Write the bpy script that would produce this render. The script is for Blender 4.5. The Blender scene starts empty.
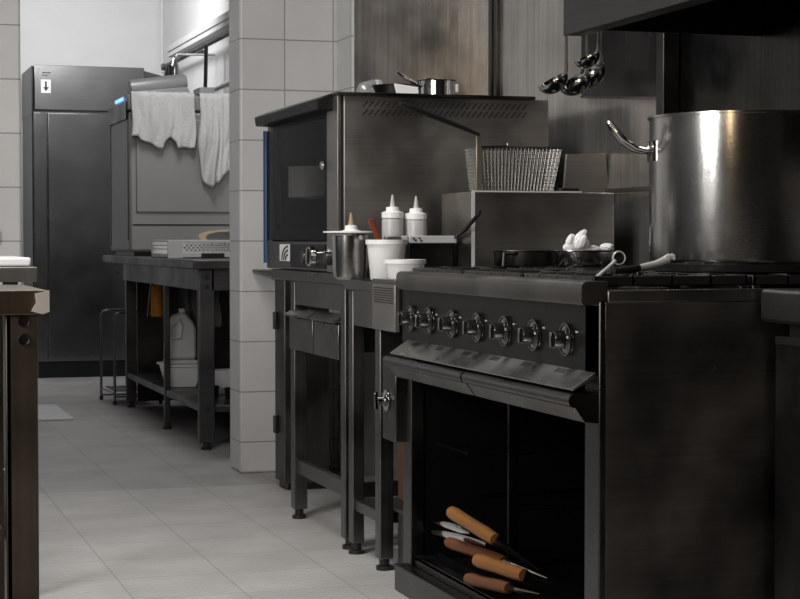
import bpy, bmesh, math, random
from mathutils import Vector, Matrix
random.seed(7)
SC = bpy.context.scene
COL = SC.collection
PI = math.pi

# ------------------------------------------------------------------ camera
FPX = 1800.0
YAW = math.atan(565 / FPX)
cam_d = bpy.data.cameras.new('camera')
cam = bpy.data.objects.new('camera', cam_d)
COL.objects.link(cam)
cam.location = (0, 0, 1.0)
cam.rotation_euler = (PI / 2 - math.atan(59.5 / FPX), 0, -YAW)
cam_d.sensor_width = 36
cam_d.lens = FPX / 800 * 36
cam_d.clip_start = 0.05
SC.camera = cam

# ------------------------------------------------------------------ world
w = bpy.data.worlds.new('world')
SC.world = w
w.use_nodes = True
w.node_tree.nodes['Background'].inputs[0].default_value = (0.8, 0.9, 1, 1)
w.node_tree.nodes['Background'].inputs[1].default_value = 0.02

# ------------------------------------------------------------------ lights
def area(name, loc, target, sx, sy, power, col=(1, 1, 1), spread=180):
    d = bpy.data.lights.new(name, 'AREA')
    d.shape = 'RECTANGLE'; d.size = sx; d.size_y = sy
    d.energy = power; d.color = col; d.spread = math.radians(spread)
    o = bpy.data.objects.new(name, d); COL.objects.link(o)
    o.location = loc
    o.rotation_euler = (Vector(target) - Vector(loc)).to_track_quat('-Z', 'Y').to_euler()
    return o
area('far_wall_fill', (1.2, 11.9, 2.8), (2.1, 13.95, 2.35), 1.4, 0.25, 24, (1, 1, 1))  # unseen strip added to wash the far wall with light
area('scullery_ceiling_lamp', (1.7, 9.3, 2.93), (1.85, 9.9, 0), 0.4, 1.0, 15, (1, 1, 1))
area('aisle_ceiling_lamp', (0.6, 4.7, 2.93), (0.9, 4.8, 0), 0.3, 1.2, 30, (1, 0.98, 0.945))
area('left_strip_light', (-1.5, 2.5, 1.85), (1.4, 4.9, 0.7), 0.30, 1.3, 30, (1, 0.985, 0.96))  # unseen light from the left, split into strips for the pot highlights
area('left_strip_light', (-1.5, 3.1, 1.85), (1.4, 5.2, 0.7), 0.16, 1.3, 14, (1, 0.985, 0.96))
area('rear_warm_lamp', (-1.0, 1.2, 2.0), (1.6, 4.2, 0.7), 0.2, 1.0, 8, (1, 0.72, 0.42))

# ------------------------------------------------------------------ exposure
SC.view_settings.view_transform = 'Standard'
SC.view_settings.look = 'None'
SC.view_settings.gamma = 1
SC.view_settings.use_curve_mapping = False
SC.view_settings.exposure = 0.5

# ------------------------------------------------------------------ materials
def _new(name):
    m = bpy.data.materials.new(name); m.use_nodes = True
    nt = m.node_tree; b = nt.nodes['Principled BSDF']
    return m, nt, b

def g(v, warm=0.0):
    return (v * (1 + warm), v, v * (1 - warm), 1)

def plain(name, col, rough=0.5, metal=0.0, noise=0.0, nscale=20, spec=0.5, bump=0.0, coat=0.0, alpha=None, trans=0.0):
    m, nt, b = _new(name)
    if not isinstance(col, tuple): col = g(col)
    b.inputs['Base Color'].default_value = col
    b.inputs['Roughness'].default_value = rough
    b.inputs['Metallic'].default_value = metal
    b.inputs['Specular IOR Level'].default_value = spec
    b.inputs['Coat Weight'].default_value = coat
    b.inputs['Transmission Weight'].default_value = trans
    if noise or bump:
        tc = nt.nodes.new('ShaderNodeTexCoord')
        n = nt.nodes.new('ShaderNodeTexNoise'); n.inputs['Scale'].default_value = nscale
        n.inputs['Detail'].default_value = 5
        nt.links.new(tc.outputs['Object'], n.inputs['Vector'])
        if noise:
            mx = nt.nodes.new('ShaderNodeMix'); mx.data_type = 'RGBA'
            mx.inputs[6].default_value = tuple(c * (1 - noise) for c in col[:3]) + (1,)
            mx.inputs[7].default_value = tuple(min(1, c * (1 + noise)) for c in col[:3]) + (1,)
            nt.links.new(n.outputs['Fac'], mx.inputs[0])
            nt.links.new(mx.outputs[2], b.inputs['Base Color'])
        if bump:
            bp = nt.nodes.new('ShaderNodeBump'); bp.inputs['Strength'].default_value = bump
            bp.inputs['Distance'].default_value = 0.01
            nt.links.new(n.outputs['Fac'], bp.inputs['Height'])
            nt.links.new(bp.outputs['Normal'], b.inputs['Normal'])
    return m

def steel(name, v=0.5, rough=0.35, warm=0.02, grain='z', metal=1.0, contrast=0.25, blotch=0.3, rvar=0.12, gscale=140):
    """brushed stainless steel: stretched grain plus soft greasy blotches"""
    m, nt, b = _new(name)
    tc = nt.nodes.new('ShaderNodeTexCoord')
    mp = nt.nodes.new('ShaderNodeMapping')
    s = {'x': (1.2, gscale, gscale), 'y': (gscale, 1.2, gscale), 'z': (gscale, gscale, 1.2)}[grain]
    mp.inputs['Scale'].default_value = s
    n1 = nt.nodes.new('ShaderNodeTexNoise'); n1.inputs['Scale'].default_value = 1; n1.inputs['Detail'].default_value = 3
    n2 = nt.nodes.new('ShaderNodeTexNoise'); n2.inputs['Scale'].default_value = 4.0; n2.inputs['Detail'].default_value = 6
    nt.links.new(tc.outputs['Object'], mp.inputs['Vector'])
    nt.links.new(mp.outputs['Vector'], n1.inputs['Vector'])
    nt.links.new(tc.outputs['Object'], n2.inputs['Vector'])
    m1 = nt.nodes.new('ShaderNodeMapRange'); m1.inputs[1].default_value = .3; m1.inputs[2].default_value = .7
    m1.inputs[3].default_value = 1 - contrast; m1.inputs[4].default_value = 1 + contrast
    m2 = nt.nodes.new('ShaderNodeMapRange'); m2.inputs[1].default_value = .3; m2.inputs[2].default_value = .7
    m2.inputs[3].default_value = 1 - blotch; m2.inputs[4].default_value = 1 + blotch
    nt.links.new(n1.outputs['Fac'], m1.inputs[0]); nt.links.new(n2.outputs['Fac'], m2.inputs[0])
    mu = nt.nodes.new('ShaderNodeMath'); mu.operation = 'MULTIPLY'
    nt.links.new(m1.outputs[0], mu.inputs[0]); nt.links.new(m2.outputs[0], mu.inputs[1])
    vm = nt.nodes.new('ShaderNodeVectorMath'); vm.operation = 'SCALE'
    vm.inputs[0].default_value = g(v, warm)[:3]
    nt.links.new(mu.outputs[0], vm.inputs['Scale'])
    nt.links.new(vm.outputs[0], b.inputs['Base Color'])
    mr = nt.nodes.new('ShaderNodeMapRange'); mr.inputs[1].default_value = .3; mr.inputs[2].default_value = .7
    mr.inputs[3].default_value = max(.03, rough - rvar); mr.inputs[4].default_value = rough + rvar
    nt.links.new(n2.outputs['Fac'], mr.inputs[0])
    nt.links.new(mr.outputs[0], b.inputs['Roughness'])
    b.inputs['Metallic'].default_value = metal
    bp = nt.nodes.new('ShaderNodeBump'); bp.inputs['Strength'].default_value = 0.08; bp.inputs['Distance'].default_value = 0.002
    nt.links.new(n1.outputs['Fac'], bp.inputs['Height']); nt.links.new(bp.outputs['Normal'], b.inputs['Normal'])
    return m

def tiles(name, axis, w_, off, col, grout, rough=0.3, mort=0.004, bumpy=0.35, noise=0.06, warm=0.0, smooth=0.3):
    """square tiles in world space; axis picks the two coordinates"""
    m, nt, b = _new(name)
    ge = nt.nodes.new('ShaderNodeNewGeometry')
    sp = nt.nodes.new('ShaderNodeSeparateXYZ'); nt.links.new(ge.outputs['Position'], sp.inputs[0])
    cb = nt.nodes.new('ShaderNodeCombineXYZ')
    idx = {'x': 0, 'y': 1, 'z': 2}
    for k in (0, 1):
        ad = nt.nodes.new('ShaderNodeMath'); ad.operation = 'SUBTRACT'; ad.inputs[1].default_value = off[k] - 40 * w_
        nt.links.new(sp.outputs[idx[axis[k]]], ad.inputs[0])
        nt.links.new(ad.outputs[0], cb.inputs[k])
    br = nt.nodes.new('ShaderNodeTexBrick')
    br.offset = 0; br.squash = 1
    br.inputs['Scale'].default_value = 1
    br.inputs['Brick Width'].default_value = w_; br.inputs['Row Height'].default_value = w_
    br.inputs['Mortar Size'].default_value = mort; br.inputs['Mortar Smooth'].default_value = smooth
    br.inputs['Color1'].default_value = g(col, warm); br.inputs['Color2'].default_value = g(col * .93, warm)
    br.inputs['Mortar'].default_value = g(grout, warm)
    nt.links.new(cb.outputs[0], br.inputs['Vector'])
    n = nt.nodes.new('ShaderNodeTexNoise'); n.inputs['Scale'].default_value = 3.5; n.inputs['Detail'].default_value = 7
    nt.links.new(ge.outputs['Position'], n.inputs['Vector'])
    mr = nt.nodes.new('ShaderNodeMapRange'); mr.inputs[1].default_value = .3; mr.inputs[2].default_value = .7
    mr.inputs[3].default_value = 1 - noise; mr.inputs[4].default_value = 1 + noise
    nt.links.new(n.outputs['Fac'], mr.inputs[0])
    vm = nt.nodes.new('ShaderNodeVectorMath'); vm.operation = 'SCALE'
    nt.links.new(br.outputs['Color'], vm.inputs[0]); nt.links.new(mr.outputs[0], vm.inputs['Scale'])
    nt.links.new(vm.outputs[0], b.inputs['Base Color'])
    b.inputs['Roughness'].default_value = rough
    bp = nt.nodes.new('ShaderNodeBump'); bp.invert = True
    bp.inputs['Strength'].default_value = bumpy; bp.inputs['Distance'].default_value = 0.003
    nt.links.new(br.outputs['Fac'], bp.inputs['Height']); nt.links.new(bp.outputs['Normal'], b.inputs['Normal'])
    return m, nt, b, bp

M = {}
M['tile_wall'] = tiles('tile_wall', 'xz', .2152, (1.846, 1.856), .74, .33, rough=.28, mort=.003, warm=0.0)[0]
M['tile_side'] = tiles('tile_side', 'yz', .2152, (7.53, 1.856), .74, .33, rough=.28, mort=.003)[0]
def stud_floor(name, col, dots):
    mf, nt, b, bp = tiles(name, 'xy', .315, (.785, 6.55), col, col * .68, rough=.5, mort=.0028, noise=.12, warm=.025, bumpy=.2)
    # raised anti-slip studs on each floor tile
    ge = nt.nodes.new('ShaderNodeNewGeometry')
    ck = nt.nodes.new('ShaderNodeTexChecker'); ck.inputs['Scale'].default_value = 50
    nt.links.new(ge.outputs['Position'], ck.inputs['Vector'])
    b2 = nt.nodes.new('ShaderNodeBump'); b2.inputs['Strength'].default_value = .7; b2.inputs['Distance'].default_value = .002
    nt.links.new(ck.outputs['Fac'], b2.inputs['Height']); nt.links.new(bp.outputs['Normal'], b2.inputs['Normal'])
    nt.links.new(b2.outputs['Normal'], b.inputs['Normal'])
    src = b.inputs['Base Color'].links[0].from_socket
    mm = nt.nodes.new('ShaderNodeMapRange'); mm.inputs[3].default_value = 1 - dots; mm.inputs[4].default_value = 1
    nt.links.new(ck.outputs['Fac'], mm.inputs[0])
    v2 = nt.nodes.new('ShaderNodeVectorMath'); v2.operation = 'SCALE'
    nt.links.new(src, v2.inputs[0]); nt.links.new(mm.outputs[0], v2.inputs['Scale']); nt.links.new(v2.outputs[0], b.inputs['Base Color'])
    return mf
M['floor'] = stud_floor('floor_tiles', .55, .10)
M['floor_far'] = stud_floor('floor_tiles_studded_dimmed', .475, .16)  # dimmer light at the back put into darker tiles, with stronger studs
M['plaster'] = plain('plaster', .68, .8, noise=.05, nscale=6)
M['plaster_dark'] = plain('plaster_dark', .12, .9, noise=.1, nscale=6)
M['ceiling'] = plain('ceiling_paint', .45, .9)
M['steel_wall'] = steel('steel_wall', .50, .20, .03, 'z', metal=.85, rvar=.06, contrast=.16, blotch=.3, gscale=60)
M['dark_wall_panel'] = steel('dark_wall_panel', .055, .24, .02, 'z', contrast=.2, blotch=.4)
M['steel_oven'] = steel('steel_oven', .33, .42, .05, 'x', contrast=.08, blotch=.12)
M['steel'] = steel('steel', .19, .36, .02, 'x', contrast=.1, blotch=.2)
M['steel_v'] = steel('steel_v', .16, .38, .02, 'z', contrast=.12, blotch=.22)
M['steel_dark'] = steel('steel_dark', .08, .38, .06, 'x', contrast=.1, blotch=.4)
M['steel_range'] = steel('steel_range', .085, .32, .03, 'y', contrast=.08, blotch=.22)
M['steel_side'] = steel('steel_side', .17, .42, .05, 'x', contrast=.08, blotch=.45)
M['steel_fridge'] = steel('steel_fridge', .27, .25, .0, 'x', contrast=.05, blotch=.05, rvar=.03)
M['steel_rack'] = steel('steel_rack', .10, .4, .0, 'x', contrast=.1, blotch=.2)
M['steel_brown'] = steel('steel_brown', .14, .42, .18, 'z', contrast=.1, blotch=.3)
M['pot_steel'] = steel('pot_steel', .45, .20, .02, 'x', contrast=.12, blotch=.14, rvar=.05, gscale=220)
M['chrome'] = plain('chrome', .75, .1, 1.0)
M['enamel'] = plain('black_enamel', .012, .3, 0.0, spec=.08, bump=.02, nscale=30)
M['black'] = plain('black_plastic', .015, .35)
M['iron'] = plain('cast_iron', .022, .3, 0.3, noise=.4, bump=.25, nscale=60)
M['black_void'] = plain('black_lining', .004, .8, spec=.05)  # near-black matt finish for oven cavity, hob tray and filters
M['ledge_steel'] = steel('ledge_steel', .42, .3, .02, 'y', contrast=.08, blotch=.12)
M['hood'] = steel('hood_steel', .085, .42, .0, 'y', contrast=.1, blotch=.2)
M['white_plastic'] = plain('white_plastic', .93, .35, noise=.02)
M['milky'] = plain('milky_plastic', .62, .3, noise=.04, trans=.15)
M['jug'] = plain('jug_plastic', .72, .35, noise=.05)
M['cloth'] = plain('cloth', .72, .95, noise=.06, bump=.5, nscale=90)
M['paper'] = plain('white_paper', .9, .8)
M['wood'] = plain('wood_handle', (.27, .11, .026, 1), .42, noise=.35, nscale=14, bump=.05)
M['wood2'] = plain('wood_dark', (.15, .05, .016, 1), .5, noise=.35, nscale=14)
M['red'] = plain('red_handle', (.20, .035, .02, 1), .4)
M['blue'] = plain('blue_plastic', (.02, .06, .15, 1), .4)
M['orange'] = plain('orange_plastic', (.5, .18, .015, 1), .45, noise=.1)
M['amber'] = plain('amber', (.40, .28, .16, 1), .5)
M['dish_steel'] = plain('machine_skin', .40, .45, .35, noise=.06, nscale=3)
M['bracket_metal'] = plain('bracket_metal', (.42, .36, .28, 1), .35, .8)
M['edge_bright'] = plain('bright_edge', .8, .4, .3)
M['wire_dark'] = plain('wire_metal', (.46, .44, .41, 1), .3, 1.0)
M['dull_ring'] = plain('dull_ring', .18, .22, 1.0)
M['knob_gloss'] = plain('knob_gloss', .015, .1, spec=.8, coat=.6)
M['chrome_dark'] = plain('worn_chrome', .34, .12, 1.0)
M['card'] = plain('brown_box', (.10, .045, .02, 1), .8, noise=.2)
M['bluelight'] = plain('blue_display', (.02, .06, .5, 1), .3)
bl = M['bluelight'].node_tree.nodes['Principled BSDF']
bl.inputs['Emission Color'].default_value = (.15, .35, 1, 1); bl.inputs['Emission Strength'].default_value = 1.6
# smoked oven glass: tinted, see-through, glossy
m, nt, b = _new('smoked_glass')
tr = nt.nodes.new('ShaderNodeBsdfTransparent'); tr.inputs[0].default_value = (.6, .6, .6, 1)
gl = nt.nodes.new('ShaderNodeBsdfGlossy'); gl.inputs['Roughness'].default_value = .06; gl.inputs[0].default_value = (.9, .9, .9, 1)
fr = nt.nodes.new('ShaderNodeFresnel'); fr.inputs[0].default_value = 1.45
mx = nt.nodes.new('ShaderNodeMixShader')
fm = nt.nodes.new('ShaderNodeMath'); fm.operation = 'MULTIPLY'; fm.inputs[1].default_value = .22
nt.links.new(fr.outputs[0], fm.inputs[0]); nt.links.new(fm.outputs[0], mx.inputs[0]); nt.links.new(tr.outputs[0], mx.inputs[1]); nt.links.new(gl.outputs[0], mx.inputs[2])
nt.links.new(mx.outputs[0], nt.nodes['Material Output'].inputs['Surface'])
M['smoked'] = m
m, nt, b = _new('cling_film')
tr = nt.nodes.new('ShaderNodeBsdfTransparent'); tr.inputs[0].default_value = (.9, .9, .9, 1)
df = nt.nodes.new('ShaderNodeBsdfDiffuse'); df.inputs[0].default_value = (.75, .75, .75, 1)
gl = nt.nodes.new('ShaderNodeBsdfGlossy'); gl.inputs['Roughness'].default_value = .2
mx = nt.nodes.new('ShaderNodeMixShader'); mx.inputs[0].default_value = .35
m2 = nt.nodes.new('ShaderNodeMixShader'); m2.inputs[0].default_value = .2
nt.links.new(tr.outputs[0], mx.inputs[1]); nt.links.new(df.outputs[0], mx.inputs[2])
nt.links.new(mx.outputs[0], m2.inputs[1]); nt.links.new(gl.outputs[0], m2.inputs[2])
nt.links.new(m2.outputs[0], nt.nodes['Material Output'].inputs['Surface'])
M['film'] = m

# ------------------------------------------------------------------ mesh helpers (world coordinates)
class MB:
    def __init__(s): s.b = bmesh.new()
    def face(s, vs):
        try: return s.b.faces.new(vs)
        except ValueError: return None
    def box(s, x0, x1, y0, y1, z0, z1, mat=None):
        vs = [s.b.verts.new((x, y, z)) for x in (x0, x1) for y in (y0, y1) for z in (z0, z1)]
        for f in ((0, 1, 3, 2), (4, 6, 7, 5), (0, 4, 5, 1), (2, 3, 7, 6), (0, 2, 6, 4), (1, 5, 7, 3)):
            s.b.faces.new([vs[i] for i in f])
        if mat is not None:
            for v in vs: v.co = mat @ v.co
        return s
    def prism(s, prof, axis, a0, a1):
        """closed 2D profile extruded along an axis ('x': (y,z), 'y': (x,z), 'z': (x,y))"""
        def p(u, v, a): return {'x': (a, u, v), 'y': (u, a, v), 'z': (u, v, a)}[axis]
        A = [s.b.verts.new(p(u, v, a0)) for u, v in prof]
        B = [s.b.verts.new(p(u, v, a1)) for u, v in prof]
        n = len(prof)
        for i in range(n): s.b.faces.new((A[i], A[(i + 1) % n], B[(i + 1) % n], B[i]))
        s.b.faces.new(A[::-1]); s.b.faces.new(B)
        return s
    def tube(s, pts, r, seg=10, cap=True, closed=False):
        """swept round bar; r may be a list"""
        pts = [Vector(p) for p in pts]; n = len(pts)
        rs = r if isinstance(r, (list, tuple)) else [r] * n
        rings = []; up = None
        for i, p in enumerate(pts):
            if closed: t = pts[(i + 1) % n] - pts[i - 1]
            elif i == 0: t = pts[1] - pts[0]
            elif i == n - 1: t = pts[-1] - pts[-2]
            else: t = (pts[i + 1] - p).normalized() + (p - pts[i - 1]).normalized()
            if t.length < 1e-9: t = Vector((0, 0, 1))
            t.normalize()
            if up is None:
                up = Vector((0, 0, 1)) if abs(t.z) < .9 else Vector((1, 0, 0))
            u = t.cross(up)
            if u.length < 1e-6: u = t.orthogonal()
            u.normalize(); v = u.cross(t).normalized(); up = v
            rings.append([s.b.verts.new(p + (u * math.cos(2 * PI * k / seg) + v * math.sin(2 * PI * k / seg)) * rs[i]) for k in range(seg)])
        m = n if closed else n - 1
        for i in range(m):
            a, c = rings[i], rings[(i + 1) % n]
            for k in range(seg):
                s.face((a[k], a[(k + 1) % seg], c[(k + 1) % seg], c[k]))
        if cap and not closed:
            s.face(rings[0][::-1]); s.face(rings[-1])
        return s
    def lathe(s, c, prof, seg=32, axis='z', mat=None, sx=1.0, sy=1.0):
        """profile [(radius, height)] turned about an axis through c"""
        c = Vector(c); rings = []
        for r, h in prof:
            if r < 1e-6:
                q = {'z': Vector((0, 0, h)), 'x': Vector((h, 0, 0)), 'y': Vector((0, h, 0))}[axis]
                rings.append([s.b.verts.new((mat @ q if mat else q) + c)])
            else:
                ring = []
                for k in range(seg):
                    a = 2 * PI * k / seg; u, v = r * math.cos(a) * sx, r * math.sin(a) * sy
                    q = {'z': Vector((u, v, h)), 'x': Vector((h, u, v)), 'y': Vector((v, h, u))}[axis]
                    ring.append(s.b.verts.new((mat @ q if mat else q) + c))
                rings.append(ring)
        for a, d in zip(rings, rings[1:]):
            if len(a) == 1 and len(d) == 1: continue
            for k in range(seg):
                if len(a) == 1: s.face((a[0], d[(k + 1) % seg], d[k]))
                elif len(d) == 1: s.face((a[k], a[(k + 1) % seg], d[0]))
                else: s.face((a[k], a[(k + 1) % seg], d[(k + 1) % seg], d[k]))
        return s
    def grid(s, nu, nv, fn):
        vs = [[s.b.verts.new(fn(i / nu, j / nv)) for j in range(nv + 1)] for i in range(nu + 1)]
        for i in range(nu):
            for j in range(nv):
                s.face((vs[i][j], vs[i + 1][j], vs[i + 1][j + 1], vs[i][j + 1]))
        return s

def put(name, mb, mat, parent=None, bevel=0.0, sharp=35, solid=0.0, origin=None, sub=0, noise_normals=False):
    bm = mb.b
    bmesh.ops.recalc_face_normals(bm, faces=bm.faces[:])
    cs = [v.co for v in bm.verts]
    if origin is None:
        lo = Vector([min(c[i] for c in cs) for i in range(3)]); hi = Vector([max(c[i] for c in cs) for i in range(3)])
        origin = Vector(((lo.x + hi.x) / 2, (lo.y + hi.y) / 2, lo.z))
    origin = Vector(origin)
    for v in bm.verts: v.co -= origin
    me = bpy.data.meshes.new(name); bm.to_mesh(me); bm.free()
    me.shade_smooth(); me.set_sharp_from_angle(angle=math.radians(sharp))
    me.materials.append(M[mat])
    o = bpy.data.objects.new(name, me); COL.objects.link(o)
    if parent is not None:
        o.parent = parent
        q = parent; acc = Vector((0, 0, 0))
        while q is not None: acc += q.location; q = q.parent
        o.location = origin - acc
    else: o.location = origin
    if solid:
        md = o.modifiers.new('solidify', 'SOLIDIFY'); md.thickness = solid; md.offset = 0
    if sub:
        md = o.modifiers.new('subsurf', 'SUBSURF'); md.levels = sub; md.render_levels = sub
    if bevel:
        md = o.modifiers.new('bevel', 'BEVEL'); md.width = bevel; md.segments = 2
        md.limit_method = 'ANGLE'; md.angle_limit = math.radians(40)
    return o

def tag(o, label, cat, group=None):
    o['label'] = label; o['category'] = cat
    if group: o['group'] = group
    return o
def thing(name, loc, label, cat, group=None):
    o = bpy.data.objects.new(name, None); COL.objects.link(o); o.location = loc
    o.empty_display_size = .1
    return tag(o, label, cat, group)
def struct(name, mb, mat, parent=None, bevel=0):
    o = put(name, mb, mat, parent, bevel)
    if parent is None: o['kind'] = 'structure'
    return o
def B(*a): return MB().box(*a)
def rotm(c, ax, deg):
    c = Vector(c)
    return Matrix.Translation(c) @ Matrix.Rotation(math.radians(deg), 4, ax) @ Matrix.Translation(-c)
def copy_tree(o, parent=None):
    c = o.copy(); COL.objects.link(c)
    if parent is not None: c.parent = parent
    for ch in list(o.children): copy_tree(ch, c)
    return c

# ================================================================== THE ROOM
struct('floor', B(-1.8, 2.6, -1.6, 7.18, -.06, 0), 'floor')
struct('floor', B(-1.8, 2.6, 7.18, 14.2, -.06, 0), 'floor_far')
struct('ceiling', B(-1.8, 2.6, -1.6, 14.2, 3.0, 3.06), 'ceiling')
struct('wall_behind_camera', B(-1.8, 2.6, -1.66, -1.6, 0, 3.0), 'plaster_dark')
struct('wall_outer_left', B(-1.86, -1.8, -1.6, 14.2, 0, 3.0), 'plaster_dark')
struct('wall_far', B(-1.8, 2.6, 13.95, 14.2, 0, 3.0), 'plaster')
struct('wall_scullery_right', B(2.45, 2.6, 7.76, 13.95, 0, 3.0), 'plaster')
struct('wall_right', B(2.42, 2.6, -1.6, 7.53, 0, 3.0), 'steel_wall')
struct('wall_partition', B(1.648, 2.6, 7.53, 7.75, 0, 3.0), 'tile_wall', bevel=.012)
struct('wall_left', B(-1.8, .715, 7.33, 7.53, 0, 3.0), 'tile_wall', bevel=.012)
struct('wall_column', B(2.077, 2.42, 7.292, 7.53, 0, 3.0), 'tile_side', bevel=.01)
struct('trim_1', B(2.085, 2.42, 7.28, 7.291, 0, 3.0), 'steel_wall')
# cover strip over the wall sheet joint
struct('trim_2', MB().box(2.405, 2.42, 6.44, 6.47, 1.2, 3.0).box(2.405, 2.42, 6.50, 6.53, 1.2, 3.0), 'steel_dark', bevel=.002)
struct('trim_3', B(2.408, 2.42, 4.93, 6.2, 1.155, 1.167), 'steel')

struct('trim_5', MB().prism([(5.62, 1.485), (4.94, 1.43), (4.94, 1.15), (1.0, 1.15), (1.0, 3.0), (5.62, 3.0)], 'x', 2.404, 2.42), 'dark_wall_panel')  # dark steel sheet over the upper wall behind the range
struct('trim_6', MB().prism([(5.62, 1.485), (4.94, 1.43), (4.94, 1.423), (5.62, 1.478)], 'x', 2.400, 2.42), 'steel')

# ================================================================== SCULLERY (back room)
# upright fridge
t = thing('upright_fridge', (1.77, 13.5, 0), 'tall stainless upright fridge standing against the far wall', 'fridge')
FX0, FX1, FY = 1.37, 2.165, 13.15
put('cabinet', MB().box(FX0, FX1, FY + .03, FY + .72, .12, 2.25), 'steel_fridge', t, bevel=.006)
put('header_panel', MB().box(FX0 + .005, FX1, FY - .02, FY + .03, 1.935, 2.255), 'steel_fridge', t, bevel=.004)
put('shaded_header_side', MB().box(FX0 - .012, FX0 - .001, FY + .0, FY + .7, 1.9, 2.25), 'black', t, bevel=.003)  # dark reflection of the header side painted as a black strip
put('shaded_side_skin', MB().box(FX0 - .008, FX0 - .001, FY + .03, FY + .7, .1, 1.9), 'black', t)  # steel side's dark reflection painted on as a black skin
d = put('door', MB().box(FX0 + .10, FX1 - .01, FY - .02, FY + .03, .14, 1.915), 'steel_fridge', t, bevel=.004)
put('door_frame', MB().box(FX0, FX0 + .085, FY - .012, FY + .03, .14, 1.915), 'steel_fridge', t, bevel=.003)
put('plinth', MB().box(FX0 + .03, FX1 - .03, FY + .06, FY + .7, 0, .12), 'black', t)
put('notice_sticker', MB().box(FX0 + .052, FX0 + .122, FY - .022, FY - .0205, 2.055, 2.15), 'jug', t)
ar = MB().prism([(FX0 + .087, 2.066), (FX0 + .066, 2.10), (FX0 + .08, 2.095), (FX0 + .08, 2.138), (FX0 + .094, 2.138), (FX0 + .094, 2.095), (FX0 + .11, 2.10)], 'y', FY - .0235, FY - .0222)
put('arrow_mark', ar, 'black', t)
put('maker_mark', MB().box(FX0 + .06, FX0 + .12, FY - .0215, FY - .0203, 2.195, 2.205).box(FX0 + .06, FX0 + .1, FY - .0215, FY - .0203, 2.178, 2.184), 'steel_dark', t)
put('top_flap', MB().prism([(2.165, 2.235), (2.31, 2.20), (2.165, 2.19)], 'y', FY, FY + .3), 'steel_rack', t)

# white box beside the fridge top
t = thing('scullery_shelf_box', (2.3, 13.6, 0), 'pale cabinet in the far corner beside the tall fridge', 'cabinet')
put('body', B(2.20, 2.44, 13.3, 13.9, 0, 2.17), 'steel_rack', t, bevel=.004)
put('door', B(2.21, 2.43, 13.285, 13.299, .1, 2.15), 'dish_steel', t, bevel=.003)

# steel work bench
BX, BY0, BY1 = 1.605, 8.36, 11.35
t = thing('scullery_bench', (1.9, 9.9, 0), 'steel work bench in the back room carrying the dishwasher', 'bench')
put('worktop', MB().box(BX, 2.42, BY0, BY1, .862, .905), 'steel_rack', t, bevel=.005)
put('apron', MB().box(BX + .045, BX + .06, BY0 + .1, 10.8, .76, .862).box(BX + .1, 2.4, BY0 + .06, BY0 + .075, .76, .862), 'steel_rack', t, bevel=.002)
def bench_leg(x, y, wx, wy, parent, mat='steel_rack', top=.862, foot=True, foot_mat='black'):
    l = put('leg', MB().box(x, x + wx, y, y + wy, .035, top), mat, parent, bevel=.004)
    if foot: put('foot', MB().lathe((x + wx / 2, y + wy / 2, 0), [(0, 0), (.026, 0), (.026, .012), (.016, .016), (.016, .036), (0, .036)], 14), foot_mat, l)
    return l
l0 = bench_leg(1.645, 8.42, .075, .05, t)
for zz in (.822, .776): put('bolt', MB().lathe((1.683, 8.418, zz), [(0, 0), (.013, 0), (.013, .004), (0, .004)], 12, axis='y'), 'black', l0)
put('bolt', MB().lathe((1.683, 8.418, .195), [(0, 0), (.011, 0), (.011, .004), (0, .004)], 12, axis='y'), 'black', l0)
bench_leg(1.655, 9.42, .03, .03, t)
bench_leg(1.655, 10.72, .06, .05, t)
bench_leg(2.34, 8.42, .05, .05, t); bench_leg(2.34, 10.72, .05, .05, t)
put('lower_shelf', MB().box(1.66, 2.40, 8.46, 10.78, .175, .21), 'steel_rack', t, bevel=.004)
put('rear_panel', MB().box(2.395, 2.41, 8.5, 10.78, .21, .86), 'steel_dark', t)

put('end_panel', B(1.73, 2.39, 10.785, 10.797, .03, .86), 'steel_dark', t)  # dark sheet added to stand in for the shade under the bench

# hood dishwasher on the bench
DX0, DY0, DY1 = 1.625, 10.4, 11.15
t = thing('hood_dishwasher', (2.0, 10.8, .905), 'pale hood dishwasher with towels over it, on the back room bench', 'dishwasher')
put('hood_body', MB().box(DX0, 2.40, DY0, DY1, .93, 1.745), 'dish_steel', t, bevel=.018)
put('base', MB().box(DX0 + .03, 2.38, DY0 + .02, DY1 - .02, .906, .93), 'black', t)
put('control_box', MB().box(DX0 - .006, 2.40, DY0 - .004, DY1, 1.75, 1.838), 'dish_steel', t, bevel=.01)
put('control_face', MB().box(DX0 - .012, DX0 - .006, DY0 + .03, DY1 - .02, 1.70, 1.80), 'steel_dark', t, bevel=.002)
put('display', MB().box(DX0 - .016, DX0 - .012, DY0 + .12, DY0 + .42, 1.812, 1.832), 'bluelight', t)
put('front_panel', MB().box(DX0 + .04, 2.38, DY0 - .012, DY0, 1.16, 1.70), 'dish_steel', t, bevel=.006)
put('panel_seam', MB().box(DX0 + .02, 2.39, DY0 - .004, DY0 + .002, 1.085, 1.092), 'steel_dark', t)
put('side_seal', B(DX0 - .004, DX0, DY0 + .02, DY0 + .04, 1.0, 1.72), 'black', t)
put('side_seal', B(DX0 - .004, DX0, DY1 - .05, DY1 - .02, .96, 1.72), 'black', t)
put('top_cover', MB().tube([(1.645, DY0 + .13, 1.886), (1.655, DY0 + .13, 1.888), (1.97, DY0 + .13, 1.932), (1.985, DY0 + .13, 1.934)], [.036, .046, .046, .036], 28), 'dish_steel', t)
put('cover_bed', MB().prism([(1.65, 1.838), (1.65, 1.86), (1.98, 1.90), (2.02, 1.838)], 'y', DY0 + .09, DY0 + .4), 'dish_steel', t, bevel=.004)
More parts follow.
